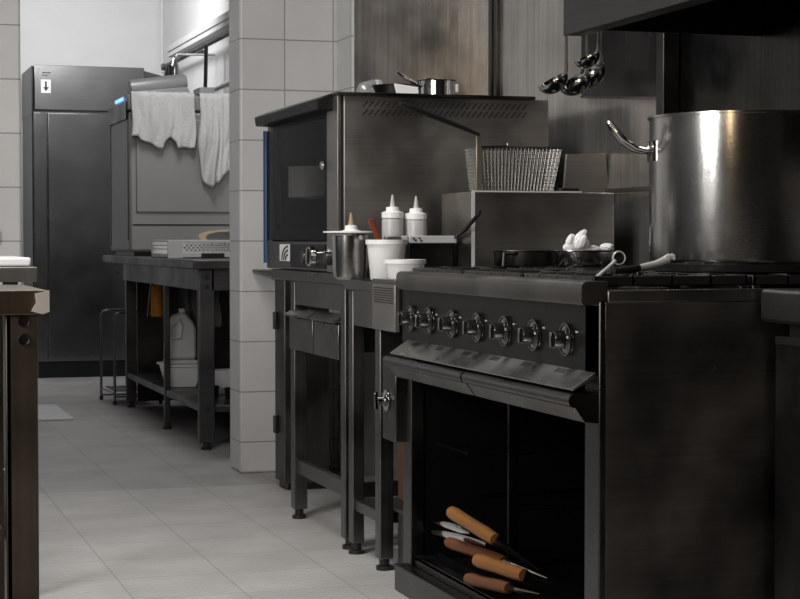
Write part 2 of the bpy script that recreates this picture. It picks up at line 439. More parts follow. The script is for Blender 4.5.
put('vent_box', B(2.06, 2.15, DY0 + .1, DY0 + .3, 1.838, 1.90), 'dish_steel', t, bevel=.004)

# towels over the dishwasher
def towel(name, x0, x1, hem, label, amp=.012, seed=1, yoff=0.0):
    rnd = random.Random(seed)
    ph = [rnd.uniform(0, 6) for _ in range(5)]
    def fn(u, v):
        x = x0 + (x1 - x0) * u
        zb = hem(u)
        top = 1.847
        L = .12
        tot = L + (top - zb)
        d = v * tot
        w = amp * (math.sin(u * 17 + ph[0]) * .6 + math.sin(u * 31 + ph[1] + v * 2) * .35 + math.sin(u * 9 + v * 5 + ph[2]) * .5)
        if d < L:
            return (x, DY0 - .03 + yoff + (L - d), top + abs(w) * .3 + .006)
        k = min(1, (d - L) / .25)
        return (x + .012 * math.sin(v * 6 + ph[3]) * k, DY0 - .034 + yoff - abs(w) * (.4 + 1.4 * k) - .012, top - (d - L) + .004 * math.sin(u * 25))
    o = put(name, MB().grid(44, 34, fn), 'cloth', solid=.003, sharp=80)
    return tag(o, label, 'towel', 'towels over the dishwasher')
def hem1(u):
    z = 1.60 - .045 * u + .008 * math.sin(u * 20)
    if u < .12: z = 1.595
    if .12 <= u < .45: z = 1.585 - (u - .12) * .17
    if .45 <= u < .52: z = 1.53
    if .52 <= u < .72: z = 1.59 + .03 * math.sin((u - .52) / .2 * PI) - .03
    if .72 <= u: z = 1.53 + .02 * (u - .72)
    return z
towel('tea_towel', 1.632, 2.00, hem1, 'white towel with a torn lower hem draped over the dishwasher front', seed=3)
towel('tea_towel', 2.03, 2.30, lambda u: (1.30 + .22 * abs(u - .28) * 1.2) if u > .1 else 1.55 - u * 2.3, 'longer grey towel hanging down the dishwasher beside the tiled partition', seed=9, amp=.018)

# crate / dish rack on the bench
RX0, RY0, RY1 = 1.60, 9.15, 9.65
t = thing('dish_rack', (1.9, 9.4, .905), 'pale plastic dish rack with latticed side on the back room bench', 'dish rack')
rx0 = 1.625
f = MB()
f.box(rx0, 2.35, RY0, RY0 + .012, .906, .935).box(rx0, 2.35, RY0, RY0 + .012, .985, 1.0).box(rx0, 2.35, RY1 - .012, RY1, .906, 1.0)
f.box(rx0, rx0 + .012, RY0, RY1, .906, .93).box(rx0, rx0 + .012, RY0, RY1, .95, .957).box(rx0, rx0 + .012, RY0, RY1, .97, .976).box(rx0, rx0 + .012, RY0, RY1, .99, 1.0)
f.box(2.338, 2.35, RY0, RY1, .906, 1.0).box(rx0, 2.35, RY0, RY1, .906, .914)
f.box(rx0, rx0 + .08, RY0 - .001, RY0 + .011, .906, 1.0)
put('frame', f, 'jug', t, bevel=.002)
f = MB()
x = rx0 + .09
while x < 2.32:
    for s in (1, -1):
        a = Matrix.Translation((x, RY0 + .006, .96)) @ Matrix.Rotation(s * .75, 4, 'Y')
        f.box(-.0035, .0035, -.003, .003, -.032, .032, a)
    x += .022
put('lattice', f, 'jug', t)
put('grip_slot', B(1.80, 1.92, RY0 - .004, RY0 - .0005, .912, .932), 'steel_dark', t)
# round plate standing in the rack
pm = Matrix.Rotation(math.radians(13), 4, 'X')
t = thing('serving_plate', (2.04, 9.42, .965), 'large round cream plate tilted on top of the dish rack', 'plate')
put('plate', MB().lathe((2.04, 9.415, 1.004), [(0, -.012), (.12, -.012), (.195, .002), (.2, .008), (.165, .004), (.12, -.006), (0, -.006)], 48, mat=pm), 'amber', t)
put('well', MB().lathe((2.04, 9.415, 1.006), [(0, -.006), (.12, -.006), (.16, .004), (.0, .004)], 40, mat=pm), 'steel_dark', t)

# things below the bench
def jug(x, y, z):
    t = thing('plastic_jug', (x, y, z), 'empty white plastic jug with a handle under the back room bench', 'jug')
    hw, hd = .075, .055
    pr = [(-hw, 0), (hw, 0), (hw, .16), (hw * .8, .20), (hw * .4, .235), (.022, .25), (-.01, .25), (-hw * .55, .235), (-hw * .9, .19), (-hw, .13)]
    put('body', MB().prism([(x + a, z + c) for a, c in pr], 'y', y - hd, y + hd), 'jug', t, bevel=.018)
    put('handle', MB().tube([(x - hw * .95, y - hd - .006, z + .12), (x - hw * .8, y - hd - .014, z + .19), (x - hw * .3, y - hd - .014, z + .215), (x - hw * .1, y - hd - .008, z + .18), (x - hw * .25, y - hd - .014, z + .12), (x - hw * .95, y - hd - .006, z + .12)], .009, 8), 'jug', t)
    put('cap', MB().lathe((x + .006, y, z + .25), [(0, 0), (.02, 0), (.02, .022), (0, .022)], 16), 'jug', t)
jug(1.78, 9.62, .358)
def tub(x, y, z, r0, r1, h, label, name='plastic_tub', mat='white_plastic', thing_cat='tub', lip=.004):
    o = put(name, MB().lathe((x, y, z), [(0, 0), (r0 * .96, 0), (r0, .004), (r1, h - .012), (r1 + lip, h - .012), (r1 + lip, h), (r1 - .003, h), (r0 - .002, .006), (0, .006)], 40), mat)
    return tag(o, label, thing_cat)
# washing-up bowl carrying the jug
t = thing('washing_bowl', (1.77, 9.62, .211), 'white plastic bowl with square rim under the jug on the low bench shelf', 'bowl')
def bowl_mesh(cx, cy, z, a, b_, h, k=.7):
    m = MB()
    def ring(sa, sb, zz): return [m.b.verts.new((cx + sx * sa, cy + sy * sb, zz)) for sx, sy in ((-1, -1), (1, -1), (1, 1), (-1, 1))]
    r = [ring(a * k, b_ * k, z), ring(a, b_, z + h), ring(a + .008, b_ + .008, z + h), ring(a + .008, b_ + .008, z + h - .01)]
    for p, q in zip(r, r[1:]):
        for i in range(4): m.face((p[i], p[(i + 1) % 4], q[(i + 1) % 4], q[i]))
    m.face(r[0][::-1])
    return m
put('bowl', bowl_mesh(1.775, 9.62, .214, .095, .13, .12), 'white_plastic', t, solid=.005, bevel=.01)
put('inner_tray', B(1.70, 1.85, 9.52, 9.72, .335, .357), 'jug', t, bevel=.004)
tub(1.93, 9.1, .211, .075, .085, .12, 'small white tub on the low bench shelf by the tiled partition', mat='jug')
t = thing('spray_bottle', (1.70, 9.9, .66), 'orange bottle hanging under the back room bench', 'bottle')
put('body', MB().lathe((1.71, 9.95, .575), [(0, 0), (.032, 0), (.038, .01), (.036, .13), (.03, .17), (.016, .19), (.016, .21), (0, .21)], 20), 'orange', t)
put('neck', MB().lathe((1.71, 9.95, .785), [(0, 0), (.012, 0), (.012, .076), (0, .076)], 12), 'black', t)
o = put('long_handled_scoop', MB().tube([(1.615 + .03, 9.9, .58), (1.66, 9.9, .72), (1.675, 9.9, .79), (1.685, 9.9, .862)], [.006, .006, .011, .019], 8), 'steel_fridge')
tag(o, 'pale long-handled tool hanging under the bench beside the orange bottle', 'scoop')
# panel hanging under worktop
def curtain(u, v):
    return (1.80 + u * .22 + .008 * math.sin(v * 9), 9.75 + .02 * math.sin(u * 24), .862 - v * .34)
o = put('dish_cloth', MB().grid(26, 10, curtain), 'steel_rack', solid=.004, sharp=80); o.data.materials[0] = plain('dark_cloth', .13, .95)
tag(o, 'dark cloth hanging below the back room bench worktop', 'cloth')
# clutter on low shelf
for k, (cx_, cy_, r_) in enumerate(((1.80, 8.95, .05), (1.90, 8.8, .055))):
    o = put('small_pan', MB().lathe((cx_, cy_, .211), [(0, 0), (r_ * .9, 0), (r_, .05), (r_ + .005, .052), (r_ - .004, .05), (r_ * .87, .005), (0, .005)], 24), 'steel_dark')
    tag(o, ['small dark pan on the low bench shelf, further of the two', 'small dark pan on the low bench shelf, nearer of the two'][k], 'pan', 'small pans on the low shelf')
# tubular trolley standing at the far end of the bench
t = thing('tube_trolley', (1.7, 10.95, 0), 'low tubular steel trolley frame beside the far end of the bench', 'trolley')
for (xa, ya) in ((1.585, 11.3), (1.61, 10.9)):
    zt = .56
    put('hoop', MB().tube([(xa, ya, .02), (xa, ya, zt - .03), (xa + .012, ya, zt - .008), (xa + .035, ya, zt), (1.86, ya, zt), (1.89, ya, zt - .02), (1.89, ya, .02)], .0085, 8), 'steel_fridge', t)
put('base_rail', MB().tube([(1.585, 11.3, .07), (1.61, 10.9, .07)], .006, 8).tube([(1.585, 11.3, .03), (1.89, 11.3, .03)], .006, 8).tube([(1.61, 10.9, .05), (1.89, 10.9, .05)], .006, 8), 'steel_fridge', t)
put('wire_tray', MB().box(1.61, 1.88, 10.92, 11.28, .08, .086), 'steel_rack', t)
for (xa, ya) in ((1.585, 11.3), (1.61, 10.9), (1.89, 11.3), (1.89, 10.9)):
    put('foot', MB().lathe((xa, ya, 0), [(0, 0), (.012, 0), (.012, .022), (0, .022)], 12), 'black', t)
o = put('floor_mat', MB().box(.98, 1.26, 10.05, 10.95, .0005, .012), 'cloth', bevel=.004)
tag(o, 'white mat lying on the floor in front of the fridge', 'mat')

# wall services in the back room
struct('trim_4', MB().tube([(2.44, 13.925, 3.0), (2.44, 13.925, 2.30)], .012, 8), 'plaster')
def vpy(px, py, x):   # point on plane x seen at pixel
    u = (px - 400) / FPX; S, C_ = math.sin(YAW), math.cos(YAW)
    y = x * (C_ - u * S) / (S + u * C_); Z = x * S + y * C_
    return (x, y, 1 - (py - 240) * Z / FPX)
def vpx(px, py, y):
    u = (px - 400) / FPX; S, C_ = math.sin(YAW), math.cos(YAW)
    x = y * (S + u * C_) / (C_ - u * S); Z = x * S + y * C_
    return (x, y, 1 - (py - 240) * Z / FPX)
a = vpy(171, 52, 2.40); b_ = vpy(232, 19, 2.40)
t = thing('cable_trunking', (2.43, 11, 2.2), 'pale cable trunking running along the back room right wall', 'trunking')
put('duct', B(2.385, 2.449, 7.9, a[1], 2.36, 2.45), 'plaster', t, bevel=.006)
put('lid_line', B(2.381, 2.386, 7.9, a[1], 2.395, 2.402), 'steel_rack', t)
t = thing('towel_rail_pipe', (2.36, 11, 2.2), 'grey steel pipe running below the trunking on the back room wall', 'pipe')
put('pipe', MB().tube([(2.35, 7.9, 2.285), (2.35, a[1] - .05, 2.285)], .017, 10), 'steel_rack', t)
put('bracket', MB().box(2.34, 2.45, 9.0, 9.03, 2.27, 2.30).box(2.34, 2.45, 12.2, 12.23, 2.27, 2.30), 'steel_rack', t)
put('end_cap', B(2.33, 2.37, a[1] - .06, a[1] - .0, 2.262, 2.308), 'steel_rack', t, bevel=.004)
o = put('water_pipe', MB().tube([(2.44, 7.9, 2.02), (2.44, 12.7, 2.02)], .012, 8), 'plaster')
tag(o, 'thin pale pipe low on the back room right wall', 'pipe')
hx = vpx(207, 50, 11.3)
t = thing('drop_hose', (2.34, 11.3, 1.9), 'thin black hose hanging from the pipe behind the dishwasher', 'hose')
q1 = vpy(207, 45, 2.33); q2 = vpy(205, 93, 2.31)
put('hose', MB().tube([(2.33, q1[1], 2.27), (2.325, q1[1], 2.05), (2.315, q2[1] + .04, 1.80), (2.31, q2[1] + .05, 1.60)], .013, 8), 'black', t)
q = vpx(174, 74, 11.9)
t = thing('rinse_spray', (q[0], q[1], q[2]), 'chrome and black rinse spray head above the dishwasher', 'tap')
put('spray_head', MB().lathe((q[0] + .01, q[1], q[2] - .10), [(0, 0), (.03, 0), (.035, .03), (.03, .12), (.018, .2), (0, .22)], 18), 'steel_fridge', t)
put('lever', MB().lathe((q[0] - .035, q[1] - .03, q[2] - .09), [(0, 0), (.022, .02), (.03, .08), (.02, .14), (0, .15)], 14), 'black', t)
put('riser', MB().tube([(q[0] + .012, q[1], q[2] + .10), (q[0] + .03, q[1], q[2] + .125), (2.44, q[1], q[2] + .13)], .008, 8), 'plaster', t)
put('lower_pipe', MB().tube([(q[0] + .01, q[1], q[2] - .10), (q[0] + .01, q[1], 1.3)], .014, 8), 'steel_fridge', t)

# ================================================================== LEFT SIDE
# second counter further away
t = thing('prep_counter', (.2, 5.3, 0), 'grey steel counter behind the foreground table at left', 'counter')
put('worktop', B(-1.2, .53, 5.0, 5.9, .885, .926), 'steel', t, bevel=.003)
put('leg', B(.44, .48, 5.03, 5.07, 0, .885), 'steel_rack', t, bevel=.003)
put('leg', B(.44, .48, 5.82, 5.86, 0, .885), 'steel_rack', t, bevel=.003)
put('leg', B(-1.15, -1.11, 5.03, 5.07, 0, .885), 'steel_rack', t, bevel=.003)
put('apron', B(-1.1, .43, 5.045, 5.06, .80, .885), 'steel', t)
o = put('cutting_board', B(-.2, .515, 5.03, 5.5, .927, .952), 'white_plastic', bevel=.006)
tag(o, 'thick white cutting board on the counter at left', 'cutting board')
o = put('switch_box', B(.56, .625, 7.30, 7.329, .985, 1.04), 'steel', bevel=.003)
tag(o, 'small grey box fixed to the tiled wall above the cutting board', 'box')
# foreground table
t = thing('steel_table', (.1, 3.2, 0), 'foreground steel table with two bolts in its leg at left', 'table')
TX = .335
put('worktop', MB().prism([(-.9, .877), (TX - .022, .877), (TX - .001, .890), (TX, .917), (-.9, .917)], 'y', 3.0, 3.40), 'steel_brown', t, bevel=.002)
tw = MB().prism([(TX - .022, .912), (TX + .001, .917), (TX + .001, .882), (TX - .01, .878), (TX - .028, .883), (TX - .02, .897)], 'y', 2.995, 3.0)
put('torn_edge', tw, 'edge_bright', t)
l = put('leg', MB().box(.266, .318, 3.01, 3.02, .0, .877).box(.266, .276, 3.01, 3.06, 0, .877), 'steel_brown', t, bevel=.002)
for zz in (.866, .836):
    put('bolt_hole', MB().lathe((.296, 3.008, zz), [(0, .001), (.0068, .001), (.0092, -.002), (.0102, .0015), (0, .0015)], 20, axis='y'), 'black', l)
put('leg', B(.266, .318, 3.34, 3.39, 0, .877), 'steel_brown', t, bevel=.002)
put('leg', B(-.88, -.83, 3.01, 3.06, 0, .877), 'steel_brown', t, bevel=.002)
put('apron', B(-.82, .26, 3.03, 3.045, .81, .877), 'steel', t)
put('lower_shelf', B(-.86, .262, 3.03, 3.38, .50, .52), 'steel_brown', t)
# items on its lower shelf
for k, (zz, rr) in enumerate(((.52, .085), (.545, .082))):
    o = put('steel_bowl', MB().lathe((.17, 3.2, zz + .001), [(0, 0), (rr * .6, 0), (rr, .06), (rr + .006, .062), (rr - .003, .06), (rr * .58, .003), (0, .003)], 30), 'chrome')
    tag(o, ['steel bowl on the foreground table shelf, lower of two nested', 'steel bowl on the foreground table shelf, upper of two nested'][k], 'bowl', 'nested bowls on the foreground shelf')

# ================================================================== CABINET BEHIND THE OVEN STAND
t = thing('narrow_steel_cabinet', (1.79, 7.2, 0), 'narrow steel cabinet against the tiled partition behind the oven stand', 'cabinet')
put('body', B(1.805, 1.885, 7.12, 7.525, .02, .84), 'steel_v', t, bevel=.003)
d = put('door', MB().box(1.70, 1.885, 6.95, 6.97, .03, .86), 'steel_v', t, bevel=.003)
put('door_side', B(1.70, 1.715, 6.97, 7.11, .03, .86), 'steel_dark', t, bevel=.003)
for zz in (.22, .64): put('hinge', B(1.688, 1.70, 7.06, 7.10, zz, zz + .07), 'steel_dark', d, bevel=.002)
put('foot_rail', B(1.72, 1.885, 6.975, 7.12, 0, .03), 'black', t)
put('top', B(1.70, 1.90, 6.94, 7.525, .861, .875), 'steel_dark', t, bevel=.003)

# ================================================================== OVEN STAND
t = thing('oven_stand', (1.9, 6.0, 0), 'steel stand with drawers carrying the convection oven', 'stand')
put('top_frame', B(1.555, 2.28, 5.57, 6.56, .855, .893), 'steel', t, bevel=.003)
put('apron', B(1.565, 1.58, 5.60, 6.3, .77, .855), 'steel', t, bevel=.002)
for (x, y) in ((1.56, 6.235), (1.56, 5.565), (2.2, 6.235), (2.2, 5.565)): bench_leg(x, y, .05, .05, t, 'steel_v', .855)
put('stretcher', B(1.572, 1.596, 5.61, 6.24, .165, .215), 'steel_v', t, bevel=.002)
put('side_stretcher', B(1.6, 2.2, 5.58, 5.60, .165, .215), 'steel_v', t, bevel=.002)
for (y0, y1) in ((5.63, 5.945), (5.965, 6.285)):
    d = put('drawer', MB().box(1.556, 1.572, y0, y1, .61, .725).box(1.575, 2.1, y0 + .01, y1 - .01, .63, .74), 'steel', t, bevel=.003)
    put('handle', MB().prism([(1.545, .728), (1.575, .745), (1.575, .758), (1.54, .735)], 'y', y0, y1), 'steel', d)
    put('recess', B(1.574, 1.576, y0 + .08, y1 - .03, .728, .752), 'black', d)

# ================================================================== CONVECTION OVEN
OX, OX1, OY0, OY1, OZ0, OZ1 = 1.54, 2.257, 5.55, 6.55, .895, 1.462
t = thing('convection_oven', (1.9, 6.05, OZ0), 'large steel convection oven with smoked glass door and slotted side', 'oven')
bd = MB()
bd.box(OX + .014, OX1, OY0, OY0 + .02, OZ0, OZ1)                 # near side
bd.box(OX + .03, OX1, OY1 - .02, OY1, OZ0, OZ1)
bd.box(OX + .03, OX1, OY0, OY1, OZ0, OZ0 + .02)
put('casing', bd, 'steel_oven', t, bevel=.003)
put('back_cover', B(OX1 - .02, OX1, OY0 + .02, OY1 - .02, OZ0 + .02, OZ1), 'black', t)
put('front_post', B(OX - .006, OX + .006, OY0 + .004, OY0 + .135, OZ0, OZ1), 'steel_oven', t, bevel=.002)
put('front_post', B(OX, OX + .028, OY1 - .05, OY1, OZ0, OZ1), 'steel_oven', t, bevel=.003)
put('seam', B(OX + .006, OX + .014, OY0 + .006, OY0 + .1, OZ0, OZ1), 'black', t)
put('top_plate', B(OX - .01, OX1 - .05, OY0 - .012, OY1 + .01, OZ1, OZ1 + .010), 'steel_dark', t, bevel=.002)
ca = MB()
ca.box(OX + .03, 2.05, OY0 + .08, OY0 + .09, 1.0, 1.43).box(OX + .03, 2.05, OY1 - .1, OY1 - .09, 1.0, 1.43)
ca.box(2.05, 2.06, OY0 + .08, OY1 - .09, 1.0, 1.43).box(OX + .03, 2.05, OY0 + .08, OY1 - .09, .995, 1.003).box(OX + .03, 2.05, OY0 + .08, OY1 - .09, 1.43, 1.44)
put('cavity', ca, 'steel_dark', t)
rk = MB()
for k in range(22):
    yy = OY0 + .1 + k * .036
    rk.box(OX + .05, 2.03, yy, yy + .004, 1.148, 1.152)
rk.box(OX + .05, OX + .056, OY0 + .09, OY1 - .1, 1.146, 1.154)
put('rack', rk, 'chrome', t)
dr = put('door', MB().box(OX, OX + .02, OY0 + .137, OY0 + .18, 1.0, 1.44).box(OX, OX + .02, OY1 - .11, OY1 - .055, 1.0, 1.44).box(OX, OX + .02, OY0 + .18, OY1 - .11, 1.0, 1.035).box(OX, OX + .02, OY0 + .18, OY1 - .11, 1.40, 1.44), 'enamel', t, bevel=.003)
put('door_glass', B(OX - .004, OX - .001, OY0 + .138, OY1 - .0, 1.0, 1.40), 'smoked', dr)
put('door_catch', MB().lathe((OX - .02, OY0 + .16, 1.245), [(0, 0), (.012, 0), (.016, .006), (.012, .02), (0, .02)], 14, axis='x'), 'chrome', dr)
put('visor', MB().prism([(OX - .055, 1.418), (OX - .06, 1.452), (OX - .01, 1.472), (OX + .02, 1.472), (OX + .02, 1.415)], 'y', OY0 + .06, OY1 - .04), 'enamel', t, bevel=.004)
cp = put('control_panel', B(OX - .004, OX + .03, OY0 + .137, OY1 - .0, OZ0 + .002, .994), 'steel', t, bevel=.002)
put('black_fascia', B(OX - .008, OX - .004, OY0 + .15, OY0 + .62, OZ0 + .01, .985), 'enamel', cp)
yk = vpy(312, 256, OX - .03)[1]
put('knob', MB().lathe((OX - .045, yk, .945), [(0, 0), (.03, 0), (.034, .004), (.034, .02), (.026, .026), (.026, .04), (0, .04)], 24, axis='x').box(OX - .05, OX - .042, yk - .007, yk + .007, .92, .972), 'chrome', cp)
for yy in (yk - .16, yk + .14):
    put('knob', MB().lathe((OX - .03, yy, .94), [(0, 0), (.02, 0), (.022, .003), (.022, .022), (0, .022)], 20, axis='x'), 'black', cp)
# round-lined sticker (concentric arcs)
ys = vpy(286, 255, OX)[1]
st = put('sticker', B(OX - .0065, OX - .0042, ys - .07, ys + .07, .925, .985), 'white_plastic', cp)
arcs = MB()
for r_ in (.02, .035, .05):
    pts = [(OX - .0072, ys - .06 + r_ * 1.8 * math.cos(a_), .928 + r_ * math.sin(a_)) for a_ in [k * PI / 2 / 8 for k in range(9)]]
    arcs.tube(pts, .003, 6)
put('arcs', arcs, 'black', st)
# oblique vent slots
sl = MB()
for row, zz in enumerate((1.436, 1.410)):
    for k in range(29):
        xx = 1.625 + k * .0195
        a_ = Matrix.Translation((xx, OY0 - .0004, zz)) @ Matrix.Rotation(math.radians(42), 4, 'Y')
        sl.box(-.0017, .0017, -.0012, .0015, -.0125, .0125, a_)
put('vent_slots', sl, 'black', t)
# white pan inside the oven
pc = vpy(307, 170, 1.68)
t = thing('enamel_stockpot', (1.68, pc[1], 1.153), 'white pot seen through the smoked glass door of the oven', 'pot')
pc = vpy(307, 170, 1.68)
put('body', MB().lathe((1.68, pc[1], 1.153), [(0, 0), (.10, 0), (.105, .006), (.105, .115), (.11, .118), (.10, .118), (.10, .01), (0, .01)], 40), 'white_plastic', t)
put('contents', MB().lathe((1.68, pc[1], 1.255), [(.0, .02), (.05, .024), (.099, .002)], 24), 'cloth', t)
# blue pole
o = put('blue_rod', MB().tube([(OX - .003, OY1 + .0125, .915), (OX - .003, OY1 + .0125, 1.405)], .011, 10), 'blue')
tag(o, 'slim blue plastic rod standing upright beside the oven', 'rod')

# pans on the oven
ZT = OZ1 + .011
c = vpx(437, 84, 5.9)
t = thing('saucepan', (c[0], c[1], ZT), 'shiny steel saucepan with long handle on top of the oven', 'saucepan')
put('body', MB().lathe((c[0], c[1], ZT), [(0, 0), (.058, 0), (.063, .005), (.063, .072), (.067, .075), (.060, .075), (.060, .006), (0, .006)], 40), 'chrome', t)
put('handle', MB().tube([(c[0] - .062, c[1] - .01, ZT + .055), (c[0] - .10, c[1] - .015, ZT + .07), (c[0] - .15, c[1] - .02, ZT + .10)], [.006, .006, .005], 8), 'chrome', t)
c2 = vpx(396, 85, 6.12)
t = thing('frying_pan', (c2[0], c2[1], ZT), 'dark flared pan with black handle stacked with plastic on the oven', 'frying pan')
put('body', MB().lathe((c2[0], c2[1], ZT), [(0, 0), (.055, 0), (.06, .003), (.085, .072), (.088, .074), (.082, .073), (.056, .006), (0, .006)], 40), 'steel_dark', t)
put('handle', MB().tube([(c2[0] + .03, c2[1] - .078, ZT + .068), (c2[0] + .08, c2[1] - .13, ZT + .085), (c2[0] + .125, c2[1] - .14, ZT + .082)], [.009, .008, .006], 8), 'black', t)
c3 = vpx(410, 88, 5.82)
o = put('steel_lid', MB().prism([(c3[0] - .055, ZT + .055), (c3[0] + .03, ZT + .045), (c3[0] + .03, ZT), (c3[0] - .04, ZT)], 'y', c3[1], c3[1] + .012), 'white_plastic', bevel=.002)
o.name = 'plastic_lid'; tag(o, 'white plastic lid propped between the two pans on the oven', 'board')  # loose plastic lid standing between the pans
def filmy(u, v):
    c4 = vpx(374, 78, 6.32)
    a_ = u * 2 * PI; r_ = .085 * (1 - .15 * math.sin(3 * a_)) * math.sin(v * PI / 2 + .05)
    return (c4[0] + r_ * math.cos(a_) * 1.1 + .01 * math.sin(v * 14), c4[1] + r_ * math.sin(a_) * .7, ZT + .003 + .095 * math.cos(v * PI / 2) * (1 + .15 * math.sin(a_ * 5)))
o = put('plastic_bag', MB().grid(40, 12, filmy), 'film', sharp=25)
tag(o, 'crumpled clear plastic bag behind the dark pan on the oven', 'bag')
c5 = vpx(425, 78, 6.25)
sh = put('paper_stack', MB().box(c5[0] - .05, c5[0] + .13, 6.25, 6.4, ZT, ZT + .058).box(c5[0] - .06, c5[0] + .12, 6.22, 6.38, ZT + .058, ZT + .09, rotm((c5[0], 6.3, ZT + .07), 'Y', -3)), 'white_plastic', bevel=.004)
tag(sh, 'stack of white trays at the back of the oven top', 'trays')

# ================================================================== SMALL TABLE BETWEEN OVEN AND RANGE
TZ = .878
t = thing('side_table', (1.9, 5.3, 0), 'small steel side table holding sauce bottles between oven and range', 'table')
put('worktop', MB().box(1.548, 2.36, 5.16, 5.535, TZ - .035, TZ), 'steel', t, bevel=.003)
for (x, y, wx, wy) in ((1.56, 5.175, .045, .05), (1.56, 5.475, .04, .045), (2.28, 5.175, .045, .05), (2.28, 5.475, .04, .045)): bench_leg(x, y, wx, wy, t, 'steel_v', TZ - .035)
put('lower_shelf', B(1.57, 2.32, 5.20, 5.50, .14, .175), 'steel_v', t, bevel=.003)
put('apron', B(1.565, 1.575, 5.22, 5.48, .73, TZ - .035), 'steel', t)
o = put('cardboard_box', B(1.70, 1.95, 5.25, 5.44, .176, .40), 'card', bevel=.004)
tag(o, 'brown box on the lower shelf of the side table', 'box')
t = thing('black_crate', (1.75, 5.05, 0), 'black plastic crate on the floor behind the range plinth', 'crate')
put('body', MB().box(1.60, 1.9, 4.96, 5.12, .0, .02).box(1.60, 1.615, 4.96, 5.12, .02, .2).box(1.885, 1.9, 4.96, 5.12, .02, .2).box(1.615, 1.885, 4.96, 4.975, .02, .2).box(1.615, 1.885, 5.105, 5.12, .02, .2), 'black', t, bevel=.004)
put('rim', MB().box(1.59, 1.91, 4.95, 4.965, .19, .2).box(1.59, 1.6, 4.95, 5.13, .19, .2), 'black', t)

# metal insert pot, bottle in it
c = vpx(350, 283, 5.30)
cx_, cy_ = c[0] + .005, 5.32
t = thing('steel_insert_pot', (cx_, cy_, TZ), 'round steel bain-marie pot with wide flat rim on side table', 'pot')
put('body', MB().lathe((cx_, cy_, TZ + .001), [(0, 0), (.040, 0), (.050, .008), (.053, .03), (.055, .135), (.060, .14), (.058, .143), (.051, .14), (.049, .03), (.04, .006), (0, .006)], 44), 'pot_steel', t)
put('rim', MB().lathe((cx_, cy_, TZ + .1445), [(.052, 0), (.082, .0), (.082, .004), (.052, .005), (.052, 0)], 44), 'white_plastic', t)
# squeeze bottles
def squeeze(cx_, cy_, z, label, tip='milky', r=.034, h=.178):
    t = thing('squeeze_bottle', (cx_, cy_, z), label, 'squeeze bottle', 'sauce squeeze bottles')
    put('body', MB().lathe((cx_, cy_, z), [(0, 0), (r * .95, 0), (r, .006), (r, h), (r * .97, h + .008), (r * .9, h + .012), (0, h + .012)], 32), 'milky', t)
    cap = put('cap', MB().lathe((cx_, cy_, z + h + .012), [(0, 0), (r * 1.02, 0), (r * 1.02, .018), (r * .62, .022), (r * .60, .034), (r * .3, .036), (0, .036)], 32), 'white_plastic', t)
    put('nozzle', MB().lathe((cx_, cy_, z + h + .046), [(0, 0), (.009, 0), (.0075, .01), (.003, .038), (.002, .04), (0, .04)], 14), tip, cap)
    return t
a1 = vpx(392.5, 220, 5.42); a2 = vpx(416, 220, 5.42)
squeeze(a1[0], 5.42, TZ + .001, 'white squeeze bottle with upright nozzle, left of the pair')
squeeze(a2[0], 5.42, TZ + .001, 'white squeeze bottle with bent nozzle, right of the pair', h=.174)
squeeze(cx_ + .004, cy_, TZ + .008, 'squeeze bottle with brown nozzle standing in the steel pot', tip='amber', r=.031, h=.112)
# bucket, spatula, tub
c = vpx(386, 280, 5.21)
bx, by = c[0], 5.205
t = thing('plastic_bucket', (bx, by, TZ), 'tall white plastic bucket holding a red-handled spatula', 'bucket')
put('body', MB().lathe((bx, by, TZ + .001), [(0, 0), (.046, 0), (.049, .004), (.0585, .108), (.0635, .108), (.0635, .122), (.057, .122), (.046, .006), (0, .006)], 44), 'white_plastic', t)
t = thing('spatula', (bx, by, TZ + .01), 'dark red spatula handle leaning in the white bucket', 'spatula')
h1 = vpx(379, 240, by); h2 = vpx(371, 219, by)
put('handle', MB().tube([(bx - .008, by, TZ + .07), (h1[0], by, h1[2]), (h2[0], by, h2[2])], [.007, .009, .011], 10), 'red', t)
put('blade', B(bx - .012, bx + .022, by - .004, by + .004, TZ + .012, TZ + .075), 'white_plastic', t, bevel=.003)
c = vpx(406, 277, 5.075)
# gastronorm
t = thing('food_container', (1.76, 5.32, TZ), 'black food container with pale rim behind the white bucket', 'container')
gx0 = vpx(409, 240, 5.28)[0]; gx1 = 1.842
put('body', MB().box(gx0 + .006, gx1 - .006, 5.285, 5.295, TZ, TZ + .12).box(gx0 + .006, gx1 - .006, 5.36, 5.37, TZ, TZ + .12).box(gx0 + .006, gx0 + .014, 5.285, 5.37, TZ, TZ + .12).box(gx1 - .014, gx1 - .006, 5.285, 5.37, TZ, TZ + .12).box(gx0 + .006, gx1 - .006, 5.285, 5.37, TZ, TZ + .01), 'enamel', t, bevel=.003)
rm = put('rim', MB().box(gx0, gx1, 5.279, 5.284, TZ + .112, TZ + .135).box(gx0, gx1, 5.284, 5.298, TZ + .122, TZ + .135).box(gx0, gx0 + .012, 5.284, 5.375, TZ + .122, TZ + .135).box(gx1 - .012, gx1, 5.284, 5.375, TZ + .122, TZ + .135).box(gx0, gx1, 5.365, 5.375, TZ + .122, TZ + .135), 'milky', t, bevel=.002)
sm = MB()
for k, (dx, dz) in enumerate(((.012, .127), (.018, .122), (.03, .128), (.036, .121), (.15, .13), (.156, .125), (.161, .129))):
    sm.box(gx0 + dx, gx0 + dx + .006, 5.2775, 5.279, TZ + dz - .003, TZ + dz + .002)
put('scuff_marks', sm, 'steel_rack', rm)
# lid behind bucket
o = put('container_lid', B(vpx(378, 235, 5.42)[0], gx0 - .005, 5.335, 5.36, TZ, TZ + .133), 'steel_oven', bevel=.003)
tag(o, 'grey lid standing on edge behind the white bucket', 'lid')
